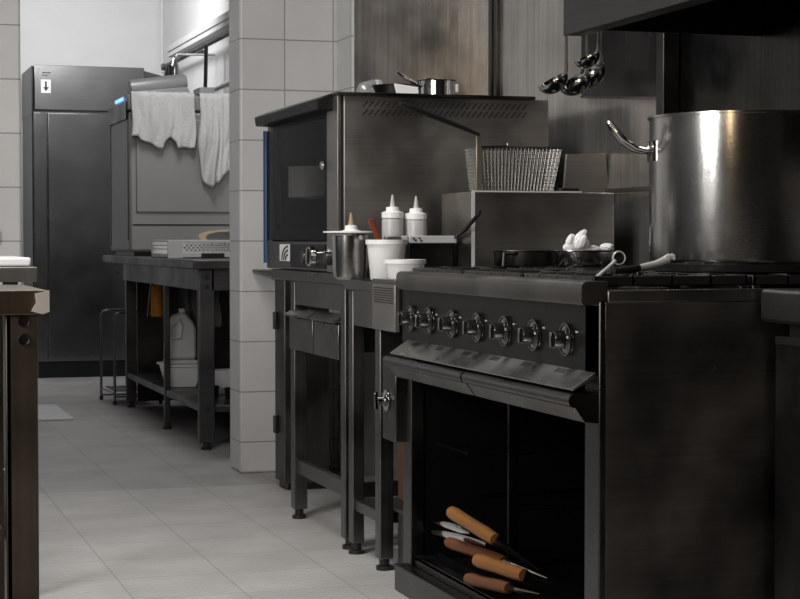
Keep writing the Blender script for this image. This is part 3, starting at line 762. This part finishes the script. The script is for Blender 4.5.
# ladle in container
t = thing('serving_spoon', (1.80, 5.35, TZ + .01), 'black spoon leaning in the food container', 'spoon')
k1 = vpx(456, 240, 5.285); k2 = vpx(466, 229, 5.16); k3 = vpx(480, 212, 5.06)
put('handle', MB().tube([(k1[0] - .03, 5.33, TZ + .05), (k1[0] - .002, 5.30, k1[2] + .004), k2, k3], [.004, .006, .007, .006], 8), 'black', t)
put('bowl', MB().lathe((k1[0] - .045, 5.33, TZ + .05), [(0, -.02), (.02, -.012), (.028, .004), (.024, .002), (0, -.014)], 18), 'black', t)

# tall steel box behind with basket on top
t = thing('splash_box', (2.08, 5.3, TZ), 'plain upright steel box on the side table under the fry basket', 'box')
sx0, sx1, sy0, sy1, sz = 1.853, 2.325, 5.17, 5.46, 1.148
put('casing', B(sx0, sx1, sy0, sy1, TZ + .001, sz), 'steel_oven', t, bevel=.003)
put('back_cover', B(sx1, sx1 + .006, sy0 + .01, sy1 - .005, TZ + .01, sz - .005), 'black', t)
put('edge_strip', B(sx0 - .002, sx0 + .008, sy0 - .004, sy0, TZ + .001, sz), 'edge_bright', t)
put('top_strip', B(sx0, sx0 + .36, sy0 - .003, sy0 + .002, sz - .002, sz + .003), 'edge_bright', t)
# fry basket
bz0, bz1 = sz + .005, 1.285
bx0, bx1, by0, by1 = 1.875, 2.155, 5.19, 5.30
t = thing('fry_basket', (2.0, 5.3, bz0), 'rectangular wire fry basket with black handle on the steel box', 'fry basket')
wm = MB(); tp = .012
def wire(p, q, r_=.0009):
    wm.tube([p, q], r_, 4, cap=False)
n = 23
for k in range(n + 1):
    f_ = k / n; xb = bx0 + tp + (bx1 - bx0 - 2 * tp - .012) * f_; xt = bx0 + (bx1 - bx0) * f_
    wire((xb, by0 + tp, bz0), (xt, by0, bz1)); wire((xb, by1 - tp, bz0), (xt, by1, bz1)); wire((xb, by0 + tp, bz0), (xb, by1 - tp, bz0))
for k in range(11):
    f_ = k / 10; yb = by0 + tp + (by1 - by0 - 2 * tp) * f_; yt = by0 + (by1 - by0) * f_
    wire((bx0 + tp, yb, bz0), (bx0, yt, bz1)); wire((bx1 - tp - .012, yb, bz0), (bx1, yt, bz1)); wire((bx0 + tp, yb, bz0), (bx1 - tp - .012, yb, bz0))
for k in range(12):
    f_ = k / 12; z = bz0 + (bz1 - bz0) * f_; i = tp * (1 - f_); j = (tp + .012) * (1 - f_)
    cs = [(bx0 + i, by0 + i, z), (bx1 - j, by0 + i, z), (bx1 - j, by1 - i, z), (bx0 + i, by1 - i, z)]
    for a_, d_ in zip(cs, cs[1:] + cs[:1]): wire(a_, d_)
put('wire_mesh', wm, 'wire_dark', t)
put('rim', MB().tube([(bx0, by0, bz1), (bx1, by0, bz1), (bx1, by1, bz1), (bx0, by1, bz1)], .003, 8, closed=True), 'steel', t)
hq = vpx(478, 137, 5.185); h0 = vpx(400, 104, 5.12); h1 = vpx(424, 113, 5.14)
put('bracket', B(hq[0] - .009, hq[0] + .009, 5.176, 5.184, bz0, 1.317), 'bracket_metal', t, bevel=.002)
put('rear_hook', MB().tube([(bx0 + .02, by0, bz1), (bx0 + .10, by0, bz1 + .004), (bx0 + .10, by0, bz1 + .012)], .003, 6), 'chrome', t)
put('handle', MB().tube([h0, (h0[0] + .01, h0[1], h0[2] - .003), h1, vpx(460, 127, 5.165), vpx(479, 135, 5.172)], [.006, .0085, .009, .007, .005], 10), 'black', t)
# sheet leaning behind
sm = MB().prism([(vpx(562, 190, 5.44)[0], sz + .001), (vpx(565, 150, 5.44)[0], 1.279), (vpx(604, 148, 5.44)[0], 1.284), (vpx(608, 189, 5.44)[0], sz + .001)], 'y', 5.43, 5.442)
o = put('steel_tray', sm, 'steel_oven', bevel=.001)
tag(o, 'flat steel tray standing on edge behind the fry basket', 'tray')
o = put('black_wedge', B(vpx(560, 186, 5.25)[0], vpx(578, 186, 5.25)[0], 5.24, 5.27, sz + .001, sz + .015), 'black', bevel=.002)
tag(o, 'small black block on the steel box right of the fry basket', 'block')

# ================================================================== RANGE
RX, RY0, RY1, RB = 1.56, 3.52, 4.91, 2.38
t = thing('gas_range', (1.95, 4.2, 0), 'large dark steel gas range with open oven in the foreground', 'range')
put('plinth', MB().box(1.518, RB, RY0, RY1 - .02, 0, .075), 'steel_range', t, bevel=.004)
put('side_panel', B(RX + .002, RB, RY0 - .003, RY0 + .02, .075, .866), 'steel_side', t, bevel=.002)
put('side_panel', B(RX + .01, RB, RY1 - .02, RY1, .075, .866), 'steel_side', t, bevel=.002)
put('frame', MB().box(RX - .012, RX + .004, RY0 - .004, RY0 + .075, .075, .87).box(RX - .01, RX + .03, RY1 - .075, RY1, .075, .87)
    .box(RX, RX + .03, RY0 + .075, RY1 - .075, .075, .105).box(RX, RX + .03, RY0 + .075, RY1 - .075, .60, .66), 'steel_range', t, bevel=.003)
cv = MB()
cv.box(RX + .03, 2.25, RY0 + .06, RY0 + .07, .1, .66).box(RX + .03, 2.25, RY1 - .07, RY1 - .06, .1, .66).box(2.24, 2.25, RY0 + .07, RY1 - .07, .1, .66)
cv.box(RX + .0, 2.25, RY0 + .07, RY1 - .07, .095, .103).box(RX + .03, 2.25, RY0 + .07, RY1 - .07, .655, .665)
put('oven_cavity', cv, 'black_void', t)
yd = 1.72 / .3812
put('divider', B(1.72, 1.75, yd - .006, yd + .006, .105, .655), 'steel_range', t, bevel=.001)
for zz in (.28, .42):
    for yy in (RY0 + .09, yd - .03, yd + .03, RY1 - .09): put('runner', MB().tube([(RX + .18, yy, zz), (2.2, yy, zz)], .004, 6), 'black_void', t)
rs = MB()
rs.tube([(RX + .06, yd + .03, .425), (RX + .06, RY1 - .09, .425)], .003, 6)
for k in range(14): rs.tube([(RX + .06, yd + .05 + k * .05, .425), (2.15, yd + .05 + k * .05, .425)], .002, 5) if yd + .05 + k * .05 < RY1 - .09 else None
put('oven_shelf', rs, 'black_void', t)
# control panel and knobs
cp = put('control_panel', B(RX - .012, RX + .001, RY0 + .0, RY1, .71, .862), 'enamel', t, bevel=.002)
for px in (405, 423, 446, 471, 498, 527, 559):
    yy = vpy(px, 320, RX - .035)[1]
    k = put('knob', MB().lathe((RX - .012, yy, .780), [(0, -.0), (.036, -.0), (.037, -.004), (.03, -.009), (.02, -.012), (.0195, -.034), (.018, -.038), (0, -.038)], 30, axis='x')
        .box(RX - .056, RX - .046, yy - .0055, yy + .0055, .763, .797), 'knob_gloss', cp, bevel=.001)
    put('knob_ring', MB().lathe((RX - .0165, yy, .780), [(.0335, 0), (.0368, -.001), (.0368, -.005), (.0335, -.005), (.0335, 0)], 30, axis='x'), 'dull_ring', k)
    put('dial_mark', B(RX - .0135, RX - .012, yy - .055, yy - .043, .797, .801), 'milky', cp)
# sloped splash ledge under the controls
put('ledge', MB().prism([(RX - .01, .718), (RX - .064, .682), (RX - .064, .679), (RX - .01, .706)], 'y', RY0 + .015, RY1 - .05), 'ledge_steel', t)
for k in range(6):
    lg = MB()
    yy = RY0 + .16 + k * .21
    for j in range(5):
        lg.box(-.008, .008, -.0018, .0018, -.0006, .0006, Matrix.Translation((RX - .022, yy + j * .012, .7105)) @ Matrix.Rotation(math.radians(-33.7), 4, 'Y'))
    put('ledge_vent', lg, 'black', t)
# rounded handle rails of the two open doors and their lip
for (y0, y1) in ((RY0 + .01, 4.215), (4.225, RY1 - .02)):
    pr = [(RX - .062 + .015 * math.cos(a_), .658 + .015 * math.sin(a_)) for a_ in [PI / 2 + k * PI / 9 for k in range(10)]] + [(RX - .040, .612), (RX - .01, .608), (RX - .01, .672)]
    put('handle_rail', MB().prism(pr, 'y', y0, y1), 'steel_range', t)
# rounded front rail
pr = [(RX + .04, .912)] + [(RX - .038 + .014 * math.cos(a_), .898 + .014 * math.sin(a_)) for a_ in [PI / 2 + k * PI / 12 for k in range(7)]] + [(RX - .052, .868), (RX - .048, .862), (RX + .04, .862)]
pr = [(min(u_, RX + .008), v_) for u_, v_ in pr]
put('front_rail', MB().prism(pr, 'y', RY0, 4.84), 'steel_side', t)
put('side_rail', MB().box(RX + .008, RB, RY0 - .003, RY0 + .04, .866, .893).box(RX + .04, RB, RY1 - .05, RY1, .866, .90).box(RB - .05, RB, RY0, RY1, .866, .93), 'steel_side', t, bevel=.003)
put('fascia_core', B(RX + .001, RX + .03, RY0 + .021, RY1 - .021, .71, .862), 'black', t)
put('hob_tray', B(RX + .04, RB - .05, RY0 + .04, RY1 - .05, .866, .878), 'black_void', t)
bu = None
GY = [RY0 + .06 + k * .43 for k in range(4)]
for i in range(3):
    for j, xx in enumerate((1.78, 2.12)):
        put('burner', MB().lathe((xx, GY[i] + .21, .878), [(0, 0), (.06, 0), (.06, .012), (.045, .016), (.045, .022), (0, .024)], 28), 'iron', t)
# gas cock box and vent panel at the far end
vp_ = put('vent_panel', B(1.53, 1.545, 4.925, 5.152, .735, .872), 'steel_oven', t, bevel=.002)
vs = MB()
for r_ in range(7):
    for k in range(18):
        yy = 4.94 + k * .011 + (r_ % 2) * .005
        vs.box(1.5285, 1.5302, yy, yy + .004, .858 - r_ * .007, .861 - r_ * .007)
put('perforations', vs, 'black', vp_)
put('vent_top', B(1.53, 1.75, 4.925, 5.152, .8725, .885), 'steel', t, bevel=.002)
gb = put('gas_cock_box', B(1.525, 1.61, 4.905, 5.03, .42, .645), 'steel_range', t, bevel=.004)
yy = 4.985
put('tap', MB().lathe((1.525, yy, .535), [(0, 0), (.03, 0), (.032, -.004), (.022, -.01), (.012, -.012), (.012, -.03), (0, -.03)], 24, axis='x').box(1.487, 1.497, yy - .006, yy + .006, .51, .56), 'chrome_dark', gb, bevel=.001)
# small screws and the scratch dot on the side panel
put('screw', MB().lathe((vpx(716, 368, RY0 - .004)[0], RY0 - .003, vpx(716, 368, RY0)[2]), [(0, -.002), (.003, -.001), (.003, 0), (0, 0)], 10, axis='y'), 'steel', t)
tub(vpx(406, 270, 5.02)[0], 5.03, .886, .05, .058, .057, 'small white plastic tub beside the range corner')

# pan supports: six removable cast iron grates
def grate(x0, x1, y0, y1, label):
    m = MB(); z0, z1 = .900, .922; w_ = .011
    m.box(x0, x1, y0, y0 + w_, z0, z1).box(x0, x1, y1 - w_, y1, z0, z1).box(x0, x0 + w_, y0, y1, z0, z1).box(x1 - w_, x1, y0, y1, z0, z1)
    mx_, my_ = (x0 + x1) / 2, (y0 + y1) / 2
    for f_ in (.25, .5, .75):
        m.box(x0 + (x1 - x0) * f_ - w_ / 2, x0 + (x1 - x0) * f_ + w_ / 2, y0, y0 + (y1 - y0) * .34, z0, z1 + .003)
        m.box(x0 + (x1 - x0) * f_ - w_ / 2, x0 + (x1 - x0) * f_ + w_ / 2, y1 - (y1 - y0) * .34, y1, z0, z1 + .003)
        m.box(x0, x0 + (x1 - x0) * .34, y0 + (y1 - y0) * f_ - w_ / 2, y0 + (y1 - y0) * f_ + w_ / 2, z0, z1 + .003)
        m.box(x1 - (x1 - x0) * .34, x1, y0 + (y1 - y0) * f_ - w_ / 2, y0 + (y1 - y0) * f_ + w_ / 2, z0, z1 + .003)
    for a_ in (x0, x1 - .02):
        for c_ in (y0, y1 - .02): m.box(a_, a_ + .02, c_, c_ + .02, .879, z0)
    o = put('pan_grate', m, 'iron', bevel=.003)
    tag(o, label, 'grate', 'cast iron pan grates')
gl_ = [['front cast iron grate at the range end nearest the camera', 'cast iron grate under the large stockpot, near end of range'],
       ['cast iron grate at the middle front of the range below the tongs', 'middle rear cast iron grate beyond the stockpot'],
       ['cast iron grate at the far front of the range beside the plastic tub', 'far rear cast iron grate under the two pans']]
for i in range(3):
    for j, (x0, x1) in enumerate(((1.562, 1.935), (1.945, 2.30))):
        grate(x0, x1, GY[i], GY[i] + .42, gl_[i][j])

# ------------------------------------------------------------------ big stockpot
PC = (2.09, 3.87); PR = .236; PZ = .926; PH = .366
t = thing('stockpot', (PC[0], PC[1], PZ), 'huge steel stockpot with loop handles on the range', 'stockpot')
put('body', MB().lathe((PC[0], PC[1], PZ), [(0, 0), (PR - .03, 0), (PR - .012, .004), (PR - .003, .014), (PR, .03), (PR, PH - .004), (PR + .005, PH - .003), (PR + .005, PH + .002), (PR - .004, PH + .002), (PR - .004, .02), (PR - .03, .006), (0, .006)], 96), 'pot_steel', t)
put('base_shade_ring', MB().lathe((PC[0], PC[1], PZ), [(PR - .02, .0), (PR - .002, .001), (PR + .001, .018), (PR - .006, .018)], 96), 'iron', t)  # dark band paints the shade on the pot's curved base
for sgn in (0, 1):
    ang = math.radians(168 if not sgn else -12)
    d0 = Vector((math.cos(ang - .1), math.sin(ang - .1), 0)); d1 = Vector((math.cos(ang + .1), math.sin(ang + .1), 0)); dm = Vector((math.cos(ang), math.sin(ang), 0))
    ctr = Vector((PC[0], PC[1], 0))
    def hp(d, r_, z): q = ctr + d * r_; return (q.x, q.y, z)
    hz = PZ + .285
    pts = [hp(d0, PR - .002, hz), hp(d0, PR + .02, hz), hp(d0 * .85 + dm * .15, PR + .045, hz + .006), hp(d0 * .75 + dm * .25, PR + .072, hz + .024), hp(d0 * .6 + dm * .4, PR + .095, hz + .052), hp(d0 * .3 + dm * .7, PR + .102, hz + .064), hp(dm, PR + .104, hz + .068),
           hp(d1 * .3 + dm * .7, PR + .102, hz + .064), hp(d1 * .6 + dm * .4, PR + .095, hz + .052), hp(d1 * .75 + dm * .25, PR + .072, hz + .024), hp(d1 * .85 + dm * .15, PR + .045, hz + .006), hp(d1, PR + .02, hz), hp(d1, PR - .002, hz)]
    h = put('handle', MB().tube(pts, .0062, 10), 'chrome', t)
    for dd in (d0, d1): put('handle_plate', MB().tube([hp(dd, PR + .001, hz - .024), hp(dd, PR + .001, hz + .024)], .007, 8), 'pot_steel', h)
sp = MB()
for (px, py, r_) in ((737, 204, .0026), (741, 200, .0014), (741, 206, .0012), (735, 222, .0012), (743, 203, .001)):
    ux = (px - 748) / 97.; a_ = math.asin(ux) - PI / 2 - YAW
    q = vpx(px, py, 3.66)
    sp.lathe((PC[0] + math.cos(a_) * (PR + .0002), PC[1] + math.sin(a_) * (PR + .0002), q[2]), [(0, -r_), (r_ * .8, -r_ * .5), (r_, 0), (r_ * .8, r_ * .5), (0, r_)], 8)
put('splash_marks', sp, 'black', t)

# ------------------------------------------------------------------ two shallow pans, paper
def shallow(px, py, y, r_, h, label, mat, name='shallow_pan'):
    q = vpx(px, py, y)
    t = thing(name, (q[0], y, .926), label, 'pan', 'shallow pans on the range')
    put('body', MB().lathe((q[0], y, .926), [(0, 0), (r_ * .94, 0), (r_ * .97, .004), (r_, h - .003), (r_ + .008, h), (r_ + .007, h + .002), (r_ - .002, h), (r_ * .95, .006), (0, .006)], 48), mat, t)
    return t, q
t, q = shallow(525, 260, 4.79, .090, .043, 'dark shallow pan on the far rear grate, left of the paper pan', 'steel_dark')
put('handle', MB().tube([(q[0] - .05, 4.79 - .070, .962), (q[0] - .098, 4.70, .962), (q[0] - .100, 4.70, .935), (q[0] - .100, 4.70, .928)], [.005, .005, .004, .004], 8), 'steel', t)
t, q = shallow(583, 260, 4.64, .079, .044, 'shallow steel pan holding crumpled white paper on the range', 'pot_steel')
qq = q
def blob(cx_, cy_, cz_, ax, ay, az, seed, amp=.25):
    m = MB(); rnd = random.Random(seed); ph = [rnd.uniform(0, 6.28) for _ in range(6)]
    def fn(u, v):
        a_ = u * 2 * PI; b_ = (v - .5) * PI
        k = 1 + amp * (math.sin(3 * a_ + ph[0]) * math.cos(2 * b_ + ph[1]) + .6 * math.sin(7 * a_ + ph[2] + 4 * b_) + .4 * math.sin(11 * b_ + ph[3] + 2 * a_)) * math.cos(b_)
        return (cx_ + ax * k * math.cos(a_) * math.cos(b_), cy_ + ay * k * math.sin(a_) * math.cos(b_), cz_ + az * k * math.sin(b_))
    m.grid(30, 18, fn); bmesh.ops.remove_doubles(m.b, verts=m.b.verts[:], dist=1e-5)
    return m
m = MB()
def petal(p, q, w_, seed):
    A_, B_ = Vector(p), Vector(q); d_ = (B_ - A_); L_ = d_.length / 2; c_ = (A_ + B_) / 2
    mb_ = blob(0, 0, 0, w_, w_ * 1.3, L_, seed, .10)
    rt = d_.to_track_quat('Z', 'Y').to_matrix()
    for v in mb_.b.verts: v.co = rt @ v.co + c_
    me_ = bpy.data.meshes.new('tmp'); mb_.b.to_mesh(me_); mb_.b.free(); m.b.from_mesh(me_); bpy.data.meshes.remove(me_)
def pp(a_, c_, y=4.64): return vpx(a_, c_, y)
petal(pp(563, 248), pp(589, 247), .013, 1)
petal(pp(568, 249), pp(573, 234), .010, 2)
petal(pp(572, 247), pp(586, 230, 4.62), .0095, 3)
petal(pp(576, 248, 4.63), pp(586, 236, 4.61), .010, 4)
petal(pp(580, 249), pp(588, 240), .010, 6)
petal(pp(584, 251), pp(600, 249), .010, 7)
o = put('paper_napkin', m, 'paper', sharp=30)
tag(o, 'crumpled white paper napkin rising from the pan, the taller piece', 'napkin', 'white napkins in the pan')
o = put('paper_napkin', blob(vpx(605, 247, 4.64)[0], 4.63, vpx(605, 247, 4.64)[2], .018, .022, .011, 5, .12), 'paper', sharp=20)
tag(o, 'low balled white paper napkin at the right edge of the pan', 'napkin', 'white napkins in the pan')

# ------------------------------------------------------------------ tongs and spatula across the grates
t = thing('tongs', (1.75, 3.9, .93), 'steel tongs with black grips lying across the range grates', 'tongs')
k0 = vpy(604, 277, 1.80)
def onx(px, py, y): return Vector(vpx(px, py, y))
p0, p1, p2, p3 = onx(614, 271, 3.60), onx(639, 268, 3.61), onx(656, 264, 3.62), onx(668, 259, 3.62)
put('grip', MB().tube([p0, p1], [.0075, .0085], 10).tube([p0 + Vector((0, .022, 0.0)), p1 + Vector((0, .02, -.004))], [.0075, .008], 10), 'black', t)
put('arm', MB().tube([p1, p2, p3], [.0075, .008, .010], 10).tube([p1 + Vector((0, .02, -.004)), p2 + Vector((0, .016, -.006)), p3 + Vector((0, .012, -.005))], [.006, .006, .009], 10), 'edge_bright', t)
sc_ = MB()
for k in range(5):
    c_ = p3 + Vector((-.006 + k * .0045, -.004, .004 + .002 * (k % 2)))
    sc_.lathe(c_, [(0, -.008), (.0035, -.006), (.0035, .004), (0, .007)], 8)
put('scalloped_tip', sc_, 'edge_bright', t)
t = thing('ring_ladle', (1.7, 4.1, .93), 'small round-ended steel strainer leaning on the pan and tongs', 'strainer')
r0, r1, r2 = onx(597, 276, 3.66), onx(609, 267, 3.70), onx(615, 261, 3.72)
put('handle', MB().tube([r0 + Vector((0, 0, -.003)), r1, r2], [.005, .0045, .004], 8), 'edge_bright', t)
rc = onx(619, 258, 3.73)
put('ring', MB().tube([(rc.x + .0145 * math.cos(k * PI / 10), rc.y, rc.z + .0145 * math.sin(k * PI / 10)) for k in range(20)], .0022, 8, closed=True), 'edge_bright', t)
put('mesh_disc', MB().lathe(rc, [(0, -.003), (.010, -.002), (.0145, 0), (.010, .002), (0, .001)], 24, axis='y'), 'steel_dark', t)
# ------------------------------------------------------------------ knives and steels in the oven
def knife(pa, pb, pc_, label, r_=.0165, xa=1.57, xb=1.64, xc=1.75, mat='wood', kind='knife', blade=True):
    A, Bp, Cp = Vector(vpy(pa[0], pa[1], xa)), Vector(vpy(pb[0], pb[1], xb)), Vector(vpy(pc_[0], pc_[1], xc))
    t = thing('wooden_handled_' + kind, A, label, kind, 'wooden handled tools in the open oven')
    d = (Bp - A)
    pts = [A, A + d * .04, A + d * .12, A + d * .45, A + d * .8, Bp]
    put('handle', MB().tube(pts, [r_ * .55, r_ * .88, r_, r_ * .92, r_ * .98, r_ * .85], 18), mat, t)
    if blade:
        e = Cp - Bp
        put('ferrule', MB().tube([Bp, Bp + e * .16], [r_ * .82, r_ * .6], 14), 'steel_dark', t)
        put('blade', MB().tube([Bp + e * .14, Bp + e * .5, Cp], [r_ * .5, r_ * .4, r_ * .15], 8), 'steel_dark', t)
knife((450, 512), (496, 541), (540, 572), 'tool with the topmost light wooden handle in the open oven', .0185, 1.565, 1.60, 1.70, kind='knife')
knife((447, 543), (505, 563), (548, 580), 'tool whose reddish wooden handle lies below the topmost one', .0165, 1.58, 1.64, 1.72, 'wood2')
knife((476, 561), (525, 577), (560, 588), 'tool whose stout wooden handle lies at right of the pile', .0185, 1.56, 1.60, 1.68)
knife((467, 580), (510, 590), (540, 596), 'tool whose dim wooden handle lies at the bottom of the pile', .0165, 1.555, 1.58, 1.64, 'wood2')
for (pa, pb, pm_, lb) in (((417, 531), (486, 546), (450, 535), 'bare steel blade pointing left, lower of the two in the oven'),
                          ((431, 523), (470, 535), (452, 526), 'bare steel blade pointing left, upper of the two in the oven')):
    A, Bp, Cm = Vector(vpy(pa[0], pa[1], 1.60)), Vector(vpy(pb[0], pb[1], 1.63)), Vector(vpy(pm_[0], pm_[1], 1.60))
    m = MB()
    n_ = 10
    prev = None
    for k in range(n_ + 1):
        f_ = k / n_; p = A * (1 - f_) ** 2 + Cm * 2 * f_ * (1 - f_) + Bp * f_ ** 2
        w_ = .009 * math.sin(PI * min(1, f_ * .8 + .02)) + .0005
        ring = [m.b.verts.new(p + Vector((0, 0, w_))), m.b.verts.new(p + Vector((-.0015, 0, 0))), m.b.verts.new(p + Vector((0, 0, -w_))), m.b.verts.new(p + Vector((.0015, 0, 0)))]
        if prev:
            for i in range(4): m.face((prev[i], prev[(i + 1) % 4], ring[(i + 1) % 4], ring[i]))
        prev = ring
    o = put('knife_blade', m, 'chrome')
    tag(o, lb, 'knife', 'bare blades in the open oven')
# tray that carries them
t = thing('oven_tray', (1.7, 4.3, .103), 'shallow dark tray on the oven floor under the wooden-handled tools', 'tray')
put('base', B(1.60, 2.1, 4.0, 4.75, .104, .108), 'black_void', t)
put('rim', MB().box(1.60, 1.605, 4.0, 4.75, .108, .125).box(2.095, 2.1, 4.0, 4.75, .108, .125).box(1.60, 2.1, 4.0, 4.005, .108, .125).box(1.60, 2.1, 4.745, 4.75, .108, .125), 'black_void', t)

# ================================================================== NEAR RIGHT COUNTER
t = thing('right_counter', (2.1, 2.8, 0), 'dark steel counter cut off by the right edge of the picture', 'counter')
put('worktop', B(1.919, 2.41, 2.0, 3.50, .822, .893), 'steel_rack', t, bevel=.008)
put('body', B(1.952, 2.40, 2.02, 3.49, .06, .79), 'steel_dark', t, bevel=.004)
put('upstand', B(1.97, 2.38, 2.05, 3.46, .79, .822), 'black', t)
put('plinth', B(1.97, 2.38, 2.05, 3.46, 0, .06), 'black', t)
put('door_edge', B(1.946, 1.952, 2.05, 3.48, .775, .792), 'steel', t)

# ================================================================== HOOD, POST, LADLES
HY, HX, HZ = 4.40, 1.83, 1.535
t = thing('extraction_hood', (2.1, 3.4, HZ), 'dark steel extraction hood above the range', 'hood')
put('front_panel', B(HX, HX + .012, 2.3, HY, HZ, 2.1), 'hood', t, bevel=.002)
put('end_panel', B(HX + .012, 2.41, HY - .012, HY, HZ + .018, 2.1), 'hood', t, bevel=.002)
put('front_channel', MB().box(HX + .012, HX + .05, 2.3, HY - .012, HZ, HZ + .006).box(HX + .045, HX + .05, 2.3, HY - .012, HZ + .006, HZ + .03), 'hood', t)
put('top_plate', B(HX, 2.41, 2.3, HY, 2.1, 2.115), 'hood', t)
fl = MB()
for k in range(26):
    yy = 2.34 + k * .078
    fl.prism([(HX + .06, 1.72), (2.38, 1.98), (2.38, 1.995), (HX + .06, 1.735)], 'y', yy, yy + .05)
put('grease_filter', fl, 'black_void', t)
# reflective brighter upper band on the front panel
t = thing('support_post', (2.38, 4.88, .93), 'square steel post rising behind the stockpot', 'post')
pa = 2.405 / .4777
put('post', MB().box(2.35, 2.402, 4.88, 4.93, .93, 3.0), 'steel_dark', t, bevel=.004)
put('foot_plate', B(2.34, 2.402, 4.87, 4.94, .93, .938), 'steel_dark', t)
# ladles
def ladle(px, py, y, r_, deg, yaw, label, hx=None):
    q = Vector(vpx(px, py, y))
    t = thing('ladle', q, label, 'ladle', 'ladles hanging from the hood')
    Mt = Matrix.Rotation(math.radians(yaw), 4, 'Z') @ Matrix.Rotation(math.radians(deg), 4, 'Y')
    prof = [(0, -r_ * .8)] + [(r_ * math.sin(a_), -r_ * .8 * math.cos(a_)) for a_ in [k * PI / 2 / 8 for k in range(1, 9)]] + [(r_ * 1.03, .001), (r_ * .96, .001)] + [(r_ * .95 * math.sin(a_), -r_ * .77 * math.cos(a_)) for a_ in [k * PI / 2 / 8 for k in range(7, 0, -1)]] + [(0, -r_ * .77)]
    put('bowl', MB().lathe(q, prof, 32, mat=Mt), 'chrome_dark', t)
    a_ = q + Mt @ Vector((r_, 0, 0))
    zt = HZ + .05
    put('handle', MB().tube([a_ - Vector((.004, 0, .01)), a_ + Vector((.002, 0, .008)), a_ + Vector((.002, 0, .03)), (a_.x + .002, a_.y, zt - .012), (a_.x + .002, a_.y - .008, zt + .004), (a_.x + .002, 4.425, zt + .012)], [.006, .006, .0045, .004, .003, .003], 8), 'wire_dark', t)
ladle(552, 81, 4.46, .043, -30, 0, 'ladle hanging furthest left below the hood corner')
ladle(574, 82, 4.55, .046, -34, 12, 'ladle hanging in the middle of the bunch, lowest bowl')
ladle(588, 74, 4.66, .050, -42, 10, 'large dark ladle hanging at the back of the bunch')
ladle(586, 58, 4.455, .036, -26, 0, 'smallest ladle hanging highest of the bunch')
o = put('utensil_rail', MB().tube([(1.845, 4.425, HZ + .055), (2.2, 4.425, HZ + .055)], .005, 8).box(1.85, 1.86, 4.4, 4.426, HZ + .05, HZ + .06).box(2.15, 2.16, 4.4, 4.426, HZ + .05, HZ + .06), 'steel')
tag(o, 'thin steel rail on the hood end from which the ladles hang', 'rail')
